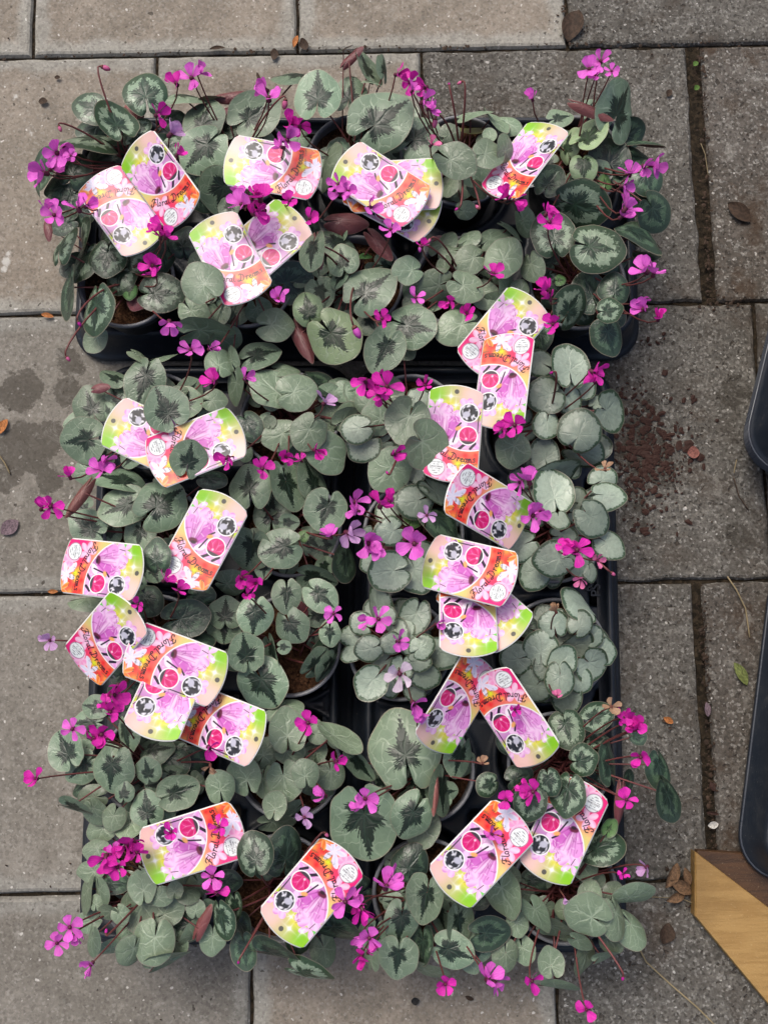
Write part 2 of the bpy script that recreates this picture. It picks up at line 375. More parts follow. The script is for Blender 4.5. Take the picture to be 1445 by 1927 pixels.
# ------------------------------------------------------------------ wooden boards, lower right
def wood(name, a, b, rot):
    m = NT(name); g = m.n('ShaderNodeNewGeometry').outputs['Position']
    mp = m.n('ShaderNodeMapping'); m.l(g, mp.inputs[0]); mp.inputs['Rotation'].default_value = (0, 0, rot); mp.inputs['Scale'].default_value = (9, 90, 30)
    n1 = m.noise(mp.outputs[0], 1.6, 6, .7, .4); n2 = m.noise(g, 500, 3, .6); n3 = m.noise(g, 18, 4)
    c = m.mix(m.ramp(n1, .38, .6), a, b); c = m.mix(m.ramp(m.noise(mp.outputs[0], .5, 5, .8, 1.0), .5, .68, 0, .28), c, tuple(x*.5 for x in a)); c = m.mix(m.ramp(n2, .6, .78, 0, .35), c, (.5,.38,.22)); c = m.mix(m.ramp(n3, .45, .7, 0, .35), c, tuple(x*.55 for x in a))
    return m.fin(c, .5, m.bump(m.math('ADD', n1, n2), .4, .0012), .35)
def prism(pts, z0, z1, mat, name, bev=.0015):
    n = len(pts); cen = sum(pts, Vector())/n
    V = [Vector((p.x, p.y, z0)) for p in pts]+[Vector((p.x, p.y, z1-bev)) for p in pts]+[Vector((p.x, p.y, z1))+(cen-Vector((p.x, p.y, cen.z))).normalized()*bev*1.3 for p in pts]
    V = [Vector((v.x, v.y, z1 if i >= 2*n else v.z)) for i, v in enumerate(V)]
    Fc = [tuple(range(n))[::-1], tuple(range(2*n, 3*n))]
    for k in range(n):
        for q in (0, n): Fc.append((q+k, q+(k+1) % n, q+n+(k+1) % n, q+n+k))
    return mesh(name, V, Fc, mat, False)
def poly(pxs, z): return [P(x, y, z) for x, y in pxs]
b1 = obj('timber_board', prism(poly([(1307,1724),(1600,2075),(1600,1826),(1307,1602)], .015)[::1], .0, .015, wood('honey_stained_wood', (.25,.145,.045), (.31,.19,.065), R(48)), 'timber_board'))
tag(b1, 'honey coloured timber board cut square at its end, in the bottom right corner', 'board')
b2 = obj('timber_board', prism(poly([(1309,1610),(1600,1850),(1640,1640),(1440,1608),(1312,1600)], .010), .0, .010, wood('dark_brown_wood', (.04,.020,.010), (.07,.034,.015), R(40)), 'timber_board'))  # second board coloured a much darker brown than the honey one
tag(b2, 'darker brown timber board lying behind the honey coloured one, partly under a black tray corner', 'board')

# ------------------------------------------------------------------ trays
def rrect(wd, hd, r, n=8):
    pts = []
    for (cx, cy, a0) in ((wd-r, hd-r, 0), (-wd+r, hd-r, 90), (-wd+r, -hd+r, 180), (wd-r, -hd+r, 270)):
        for k in range(n+1):
            a = R(a0+90*k/n); pts.append((cx+r*math.cos(a), cy+r*math.sin(a)))
    return pts
def tray_shell(w_, h_, rad=.034, prof=None):
    prof = prof or [(0,0),(-.0025,.003),(-.0025,.0055),(.001,.008),(.004,.010),(.010,.040),(.0115,.047),(.0135,.050),(.0165,.050),(.0185,.047),(.020,.041),(.026,.040)]
    V = []; Fc = []
    for d, z in prof:
        for (x, y) in rrect(w_/2-d, h_/2-d, max(rad-d*.6, .01)): V.append((x, y, z))
    N = len(V)//len(prof)
    for i in range(len(prof)-1):
        for k in range(N):
            a = i*N+k; b = i*N+(k+1) % N; Fc.append((a, b, b+N, a+N))
    return mesh('tray', V, Fc, M_TRAY)
def deck_mesh(w_, h_, wells, inset=.0195):
    a, b = w_/2-inset, h_/2-inset; st = .0028
    nx, ny = int(2*a/st), int(2*b/st)
    X, Y = np.meshgrid(np.linspace(-a, a, nx+1), np.linspace(-b, b, ny+1), indexing='ij')
    Z = np.full_like(X, .0395)
    D = np.full_like(X, 9.0)
    for (x, y) in wells: D = np.minimum(D, np.hypot(X-x, Y-y))
    Z += .004*np.exp(-((D-.054)/.0028)**2)                       # collar
    Z = np.where(D < .050, .0395-.03*np.clip((.050-D)/.004, 0, 1), Z)
    # finger slots and drainage pockets between the wells
    for (x, y) in wells:
        for dx, dy, sx, sy in ((.056,.056,.011,.011),(-.056,-.056,.011,.011),(.056,-.056,.011,.011),(-.056,.056,.011,.011)):
            m_ = np.clip(1.6-np.maximum(abs(X-x-dx)/sx, abs(Y-y-dy)/sy)*1.6, 0, .5)*2
            Z -= .016*np.clip(m_, 0, 1)*(D > .05)
    # soften at the border
    V = np.stack([X.ravel(), Y.ravel(), Z.ravel()], 1)
    cr = .022                                                  # rounded corners: pull corner points in
    cx = np.clip(np.abs(V[:,0])-(a-cr), 0, None); cy = np.clip(np.abs(V[:,1])-(b-cr), 0, None)
    mx = np.maximum(cx, cy); hy = np.hypot(cx, cy); f = np.where(hy > 1e-9, mx/np.maximum(hy, 1e-9), 1)
    V[:,0] = np.sign(V[:,0])*(np.abs(V[:,0])-cx*(1-f)); V[:,1] = np.sign(V[:,1])*(np.abs(V[:,1])-cy*(1-f))
    idx = np.arange((nx+1)*(ny+1)).reshape(nx+1, ny+1)
    Fc = np.stack([idx[:-1,:-1].ravel(), idx[1:,:-1].ravel(), idx[1:,1:].ravel(), idx[:-1,1:].ravel()], 1)
    me = bpy.data.meshes.new('deck'); me.vertices.add(len(V)); me.vertices.foreach_set('co', V.astype(np.float32).ravel())
    me.loops.add(Fc.size); me.loops.foreach_set('vertex_index', Fc.astype(np.int32).ravel())
    me.polygons.add(len(Fc)); me.polygons.foreach_set('loop_start', np.arange(0, Fc.size, 4, dtype=np.int32))
    me.polygons.foreach_set('use_smooth', np.ones(len(Fc), dtype=bool)); me.update(calc_edges=True); me.validate()
    me.materials.append(M_TRAY)
    return me

POTS = [  # pixel centre of the rim, leaf kinds for the low filler leaves, label
 (243,305,'MD','potted cyclamen with green marbled leaves in the far left corner pot of the top tray'),
 (455,300,'T','potted cyclamen, big silver leaves with dark centres, second pot of the top tray back row'),
 (668,300,'T','potted cyclamen, huge silver leaf with dark arrow centre, middle pot of top back row'),
 (866,302,'S','potted cyclamen with plain pale green leaves, fourth pot of the top tray back row'),
 (1083,302,'TD','potted cyclamen with a red curled leaf, far right corner pot of the top tray'),
 (238,528,'MD','potted cyclamen, dark marbled leaves and bare brown soil, left front corner of the top tray'),
 (462,528,'S','potted cyclamen, plain round silver leaves, second pot of the top tray front row'),
 (668,530,'T','potted cyclamen, silver leaves with jagged dark centres, middle pot of the top tray front row'),
 (872,532,'S','potted cyclamen, dense plain grey green leaves, fourth pot of the top tray front row'),
 (1086,532,'MD','potted cyclamen, dark marbled round leaves, right front corner of the top tray'),
 (292,792,'T','potted cyclamen, silver leaves with dark tree marks, back left pot of the lower left tray'),
 (545,790,'S','potted cyclamen, plain veined silver leaves, back right pot of the lower left tray'),
 (290,1002,'T','potted cyclamen with a long red folded leaf, second pot down the left side'),
 (548,992,'T','potted cyclamen, silver leaves with dark tree marks, second right pot of the lower left tray'),
 (292,1215,'D','potted cyclamen almost hidden under a heap of labels, third pot down the left side'),
 (545,1215,'T','potted cyclamen, small dark centred leaves and open soil, middle right pot of lower left tray'),
 (288,1440,'T','potted cyclamen, dark centred leaves under a magenta cluster, fourth pot down the left side'),
 (545,1443,'S','potted cyclamen, flat round plain leaves, fourth right pot of the lower left tray'),
 (290,1672,'S','potted cyclamen, blue grey heart leaves, bottom left corner pot'),
 (528,1672,'MD','potted cyclamen, few dark glossy leaves and bare soil, front right pot of lower left tray'),
 (775,795,'SR','potted cyclamen, overlapping plain round leaves, back left pot of the lower right tray'),
 (1030,795,'R','potted cyclamen, silver leaves with dark speckled rims, back right pot of the lower right tray'),
 (778,1003,'R','potted cyclamen, frosted round leaves, wide pink flowers, second left pot of lower right tray'),
 (1040,1003,'R','potted cyclamen, dark rimmed silver leaves, second right pot of the lower right tray'),
 (752,1222,'R','potted cyclamen, tight cushion of small speckled leaves with one pale lilac flower'),
 (1045,1222,'R','potted cyclamen, dense frosted silver cushion without open flowers, right edge pot of lower right tray'),
 (795,1450,'T','potted cyclamen with the very largest silver leaves, fourth left pot of lower right tray'),
 (1052,1438,'MD','potted cyclamen, small glossy dark marbled leaves, fourth right pot of the lower right tray'),
 (800,1680,'T','potted cyclamen, silver leaves with dark centres, front left pot of the lower right tray'),
 (1062,1675,'S','potted cyclamen, pale blue grey leaves, bottom right corner pot'),
]
RIMZ = .098
def tray(corners, zc, pots, label, rot=None):
    """corners: pixel TL, TR, BR, BL of the outline at height zc"""
    q = [P(x, y, zc) for x, y in corners]
    cen = sum(q, Vector())/4; ex = ((q[1]-q[0])+(q[2]-q[3])); ang = math.atan2(ex.y, ex.x)
    w_ = ((q[1]-q[0]).length+(q[2]-q[3]).length)/2; h_ = ((q[0]-q[3]).length+(q[1]-q[2]).length)/2
    M = Matrix.Rotation(-ang, 3, 'Z'); wl = []
    for i in pots:
        p = P(POTS[i][0], POTS[i][1], RIMZ); l = M @ Vector((p.x-cen.x, p.y-cen.y, 0)); wl.append((l.x, l.y))
    t = obj('carry_tray', tray_shell(w_, h_), None, (cen.x, cen.y, .0015), (0, 0, ang))
    obj('deck', deck_mesh(w_, h_, wl), t)
    tag(t, label, 'tray', 'black carry trays holding potted cyclamens')
    return t, ang
tray([(152,238),(1192,236),(1192,672),(152,672)], .01, range(0,10), 'black plastic carry tray lying crosswise at the top, under ten potted cyclamens')
tray([(174,690),(660,690),(659,1774),(172,1774)], .012, range(10,20), 'black plastic carry tray standing lengthwise at the lower left, full of potted cyclamens')
tR, aR = tray([(668,690),(1142,690),(1184,1792),(668,1786)], .012, range(20,30), 'black plastic carry tray at the lower right with the raised PS recycling mark')
# moulded recycling mark
def text_mesh(s, size, depth):
    cu = bpy.data.curves.new('mark', 'FONT'); cu.body = s; cu.size = size; cu.extrude = depth; cu.align_x = 'CENTER'; cu.offset = size*.012
    o = bpy.data.objects.new('tmp', cu); col.objects.link(o)
    dg = bpy.context.evaluated_depsgraph_get(); me = bpy.data.meshes.new_from_object(o.evaluated_get(dg)); bpy.data.objects.remove(o)
    me.materials.clear(); me.materials.append(M_TRAY); return me
for s, x, y, sz in (('PS', 1128, 1111, .0135), ('6', 1112, 1108, .0105)):
    p = P(x, y, .0435); l = tR.matrix_basis.inverted() @ p
    obj('moulded_mark', text_mesh(s, sz, .0007), tR, (l.x, l.y, .0428), (0, 0, R(90)))
pts = [P(1116,1094,.0435), P(1116,1122,.0435), P(1102,1108,.0435)]
V, Fc = tube([tR.matrix_basis.inverted() @ p for p in pts+[pts[0]]], .0006, 5)
obj('moulded_mark', mesh('moulded_mark', V, Fc, M_TRAY), tR)

# empty tray and nested stack at the right edge
def flat_tray_mesh():
    return tray_shell(.56, .31, .040, [(0,0),(-.003,.003),(-.003,.0055),(.001,.0075),(.006,.043),(.0075,.048),(.009,.050),(.0115,.050),(.0135,.047),(.0145,.042),(.0165,.0405),(.020,.040),(.0225,.0395),(.0235,.0370),(.025,.0365),(.06,.0365)])
def empty_tray_mesh():
    prof = [(0,.004),(-.0018,.0045),(-.0018,.0062),(.0005,.0075),(.003,.011),(.010,.044),(.012,.049),(.014,.050),(.018,.050),(.0205,.046),(.026,.018),(.030,.012),(.040,.010),(.060,.0095)]
    me = tray_shell(.56, .31, .040, prof)
    return me
em = empty_tray_mesh(); em2 = flat_tray_mesh()
def place_empty(corner_px, z, ang, label, group=None):
    c = P(*corner_px, z)
    o = obj('carry_tray', em if group else em2)
    o.rotation_euler = (0, 0, ang); off = Matrix.Rotation(ang, 3, 'Z') @ Vector((.28-.008, .155-.008, 0))
    # tray stands on its long side to the right: swap axes
    o.location = Vector((c.x, c.y, 0))+off; o.location.z = z
    wl = [(-.216+.108*i, -.072+.144*j) for i in range(5) for j in range(2)]
    tag(o, label, 'tray', group)
    return o
fl = mesh('tray_floor', [(x, y, .0095) for x, y in rrect(.222, .097, .02)], [tuple(range(36))], M_TRAY)
V, Fc = tube([Vector((x, y, .0058)) for x, y in (lambda q: q+q[:2])(rrect(.2815, .1565, .041))], .0011, 6, False)
M_LIP_HIGHLIGHT = plastic('tray_lip_highlight', (.045,.052,.065), .28, .5, .2)  # black tray plastic lightened so the lip colour carries the edge highlights
lip_me = mesh('rim', V, Fc, M_LIP_HIGHLIGHT)
V, Fc = tube([Vector((x, y, .0497)) for x, y in (lambda q: q+q[:2])(rrect(.2698, .1448, .034))], .0010, 6, False)
lip_me2 = mesh('rim', V, Fc, M_LIP_HIGHLIGHT)
e1 = place_empty((1400, 1622), .0115, R(-10), 'empty black tray with a rounded corner at the right edge, touching the timber boards')
obj('rim', lip_me, e1); obj('rim', lip_me2, e1)
obj('tray_floor', fl, e1, (0, 0, .027), (0, 0, 0), (1.0, 1.0, 1))
for i in range(5):
    e = place_empty((1402+2.0*i, 862-1.5*i), .0015+.015*i, R(-16), ['bottom','second','middle','fourth','top'][i]+' black tray of the nested stack at the right edge', 'nested empty trays')
    obj('rim', lip_me, e); obj('rim', lip_me2, e)
    if i in (0,): obj('tray_floor', fl, e)
    else: obj('tray_floor', fl, e)

# ------------------------------------------------------------------ pots
POT_PROF = [(.0,.0),(.034,.0),(.0355,.002),(.0445,.082),(.0462,.083),(.0478,.0845),(.0482,.090)]
RIM_PROF = [(.0481,.0895),(.0484,.0925),(.0478,.0938),(.0462,.0940),(.0450,.0930),(.0447,.0880),(.0440,.074)]
V, Fc = lathe(POT_PROF); pot_me = mesh('pot', V, Fc, M_POT)
V, Fc = lathe(RIM_PROF); rim_me = mesh('pot_rim', V, Fc, M_RIM)
def soil_mesh(seed):
    rnd = random.Random(seed); V = []; Fc = []; nr, na = 16, 48; ph = rnd.random()*50
    for i in range(nr+1):
        r = .0446*i/nr
        for k in range(na):
            a = 2*math.pi*k/na; x, y = r*math.cos(a), r*math.sin(a)
            z = .080+.003*(1-(r/.0445)**2)+.0028*mn.fractal(Vector((x*120+ph, y*120, ph)), 1, 2, 4)
            V.append((x, y, z))
    for i in range(nr):
        for k in range(na):
            a = i*na+k; b = i*na+(k+1) % na; Fc.append((a, b, b+na, a+na))
    # crumbs and fibres joined in
    for q in range(170):
        a = rnd.random()*6.28; r = .042*math.sqrt(rnd.random()); x, y = r*math.cos(a), r*math.sin(a); s = rnd.uniform(.0006, .0018); z = .0835
        b = len(V); dirs = [(1,0,0),(-1,0,0),(0,1,0),(0,-1,0),(0,0,1),(0,0,-1)]
        for d in dirs: V.append((x+d[0]*s*rnd.uniform(.6,1.7), y+d[1]*s*rnd.uniform(.6,1.7), z+d[2]*s))
        for f in ((0,2,4),(2,1,4),(1,3,4),(3,0,4),(2,0,5),(1,2,5),(3,1,5),(0,3,5)): Fc.append(tuple(b+i for i in f))
    return mesh('soil', V, Fc, M_SOIL)
soils = [soil_mesh(i) for i in range(3)]
plants = []
for i, (px, py, kinds, label) in enumerate(POTS):
    p = P(px, py, RIMZ)
    r = obj('potted_cyclamen', None, None, (p.x, p.y, .0055), (0, 0, 0)); r.empty_display_size = .03
    tag(r, label, 'potted plant', 'potted cyclamens in the carry trays')
    obj('pot', pot_me, r); obj('pot_rim', rim_me, r); obj('soil', soils[i % 3], r, (0,0,0), (0,0,random.random()*6))
    plants.append(r)

# ------------------------------------------------------------------ leaves
def leaf_mesh(kind, seed):
    rnd = random.Random(seed); nth = 44; rhos = [0, .22, .45, .66, .82, .93, 1.0]
    el = rnd.uniform(.12, .26); pt = rnd.uniform(0, .16); cup = rnd.choice([-.5, -.38, -.3, -.22, -.15, .12]); und = rnd.uniform(.05, .17); ph = rnd.random()*6; nz = rnd.random()*40
    notch = rnd.uniform(.05, .16); lean = rnd.uniform(-.05, .05)
    if kind == 'U': cup = -.55; und = .05
    def Rr(th):
        a = abs(th)
        r = 1+el*math.cos(th)+pt*math.exp(-(th/.33)**2)+.045*mn.noise(Vector((math.cos(th)*1.6+nz, math.sin(th)*1.6, 0)))*2
        q = (math.pi-a)/.55
        if q < 1: r *= .10+.90*math.sqrt(max(0, 1-(1-q)**2.2))
        return r
    V = []; UVp = []
    ths = [(-math.pi+notch)+(2*math.pi-2*notch)*k/(nth-1) for k in range(nth)]
    for th in ths:
        for rho in rhos[1:]:
            r = Rr(th)*rho; x, y = math.sin(th)*r+lean*r*r, math.cos(th)*r
            vk = abs(((th+.375) % .75)-.375); 
            z = cup*rho**2.2*.55+und*rho**2*math.cos(2*th+ph)+.014*rho*math.sin(4*th+ph*2)+.03*rho*math.exp(-((math.pi-abs(th))/.5)**2)*3
            z -= .014*math.exp(-(vk*rho/.06)**2)*math.sin(min(rho*1.05, 1)*math.pi)
            z += .02*mn.noise(Vector((x*3+nz, y*3, 5)))
            V.append([x, y, z])
    V.append([0, 0, -.03]); c = len(V)-1; nr = len(rhos)-1
    A_ = np.array(V); mnx, mxx = A_[:,0].min(), A_[:,0].max(); mny, mxy = A_[:,1].min(), A_[:,1].max()
    cx, cy, sx, sy = (mnx+mxx)/2, (mny+mxy)/2, (mxx-mnx)/2, (mxy-mny)/2
    A_[:,0] = (A_[:,0]-cx)/sx; A_[:,1] = (A_[:,1]-cy)/sy; A_[:,2] -= A_[:,2].mean()*.6
    Fc = []; uvs = []
    for k in range(nth-1):
        u0, u1 = ths[k]/(2*math.pi)+.5, ths[k+1]/(2*math.pi)+.5; um = (u0+u1)/2
        Fc.append((c, (k+1)*nr, k*nr)[::1]); uvs += [(um, 0), (u1, rhos[1]), (u0, rhos[1])]
        for i in range(nr-1):
            Fc.append((k*nr+i, (k+1)*nr+i, (k+1)*nr+i+1, k*nr+i+1)); uvs += [(u0, rhos[i+1]), (u1, rhos[i+1]), (u1, rhos[i+2]), (u0, rhos[i+2])]
    me = mesh('leaf', A_.tolist(), Fc, LM[kind], True, uvs)
    if me.polygons[5].normal.z < 0: me.flip_normals()
    me['_a'] = [float(A_[c][0]), float(A_[c][1]), float(A_[c][2])]
    return me
LEAF = {}
def get_leaf(kind):
    k = (kind, random.randrange(9))
    if k not in LEAF: LEAF[k] = leaf_mesh(kind, hash((ord(kind), k[1])) % 9999)
    return LEAF[k]

def nearest_pot(p):
    return min(range(len(plants)), key=lambda i: (plants[i].location.x-p.x)**2+(plants[i].location.y-p.y)**2)
def parent_keep(o, par, par_world):
    o.parent = par; o.matrix_parent_inverse = par_world.inverted()
def add_stalk(par, par_world, pi, tip, r0, name='stalk', hook=False, mat=M_STALK):
    rt = plants[pi].location; a = random.random()*6.28; rr = random.uniform(.002, .014)
    base = Vector((rt.x+rr*math.cos(a), rt.y+rr*math.sin(a), .086))
    d = tip-base; dh = Vector((d.x, d.y, 0))
    p1 = base+dh*.25+Vector((0, 0, max(.012, d.z*(.75 if not hook else .3))))
    p2 = base+dh*(.85 if not hook else .9)+Vector((0, 0, d.z-.004 if not hook else d.z*.45))
    V, Fc = tube(bez(base, p1, p2, tip, 8), [r0*1.15-r0*.35*i/7 for i in range(8)], 6)
    o = bpy.data.objects.new(name, mesh(name, V, Fc, mat)); col.objects.link(o); parent_keep(o, par, par_world); return o

ZL = [.104, .113, .123, .134, .147, .172, .112]
def add_leaf(px, py, a, b, ang, kind, lvl, seq=0, pot=None, zoff=0):
    z = ZL[lvl]+random.uniform(-.002, .002)+zoff
    p = P(px, py, z); s = mpp(py, z)
    pi = nearest_pot(P(px, py, RIMZ)) if pot is None else pot
    me = get_leaf(kind)
    am, bm = a*s*1.08, b*s*1.08
    out = Vector((p.x-plants[pi].location.x, p.y-plants[pi].location.y, 0))
    roll = 0; pitch = 0
    ratio = b/(a*.96)
    rot = Matrix.Rotation(R(ang-90), 4, 'Z')
    loc_out = rot.to_3x3().inverted() @ out
    if ratio < .80 and kind != 'U':
        # seen partly edge-on: roll about the long axis, outward facing
        rl = math.acos(max(.45, ratio/.92)); bm = bm/math.cos(rl)
        roll = rl*(1 if loc_out.x > 0 else -1)
    elif ratio > 1.15:
        rl = math.acos(max(.5, 1/ratio)); am = am/math.cos(rl); pitch = -rl*(1 if loc_out.y > 0 else -1)
    # general outward droop
    k = min(out.length/.06, 1.6)*R(7 if .80 <= ratio <= 1.15 else 1)
    if out.length > 1e-6:
        roll += k*loc_out.x/out.length; pitch -= k*loc_out.y/out.length
    roll += random.gauss(0, R(5)); pitch += random.gauss(0, R(5))
    W = Matrix.Translation(p) @ rot @ Euler((pitch, roll, 0)).to_matrix().to_4x4() @ Matrix.Diagonal((bm, am, (am+bm)/2, 1))
    o = bpy.data.objects.new('leaf', me); col.objects.link(o); o.parent = plants[pi]
    o.matrix_basis = Matrix.Translation(-plants[pi].location) @ W
    at = W @ Vector(me['_a'])
    add_stalk(o, W, pi, at-Vector((0, 0, .0004)), .0009 if a > 25 else .0007)
    return o
L = []
def lf(s):
    for ln in s.strip().split('\n'):
        for it in ln.split(';'):
            it = it.strip()
            if it:
                f = it.split(); L.append((float(f[0]), float(f[1]), float(f[2]), float(f[3]), float(f[4]), f[5], int(f[6])))
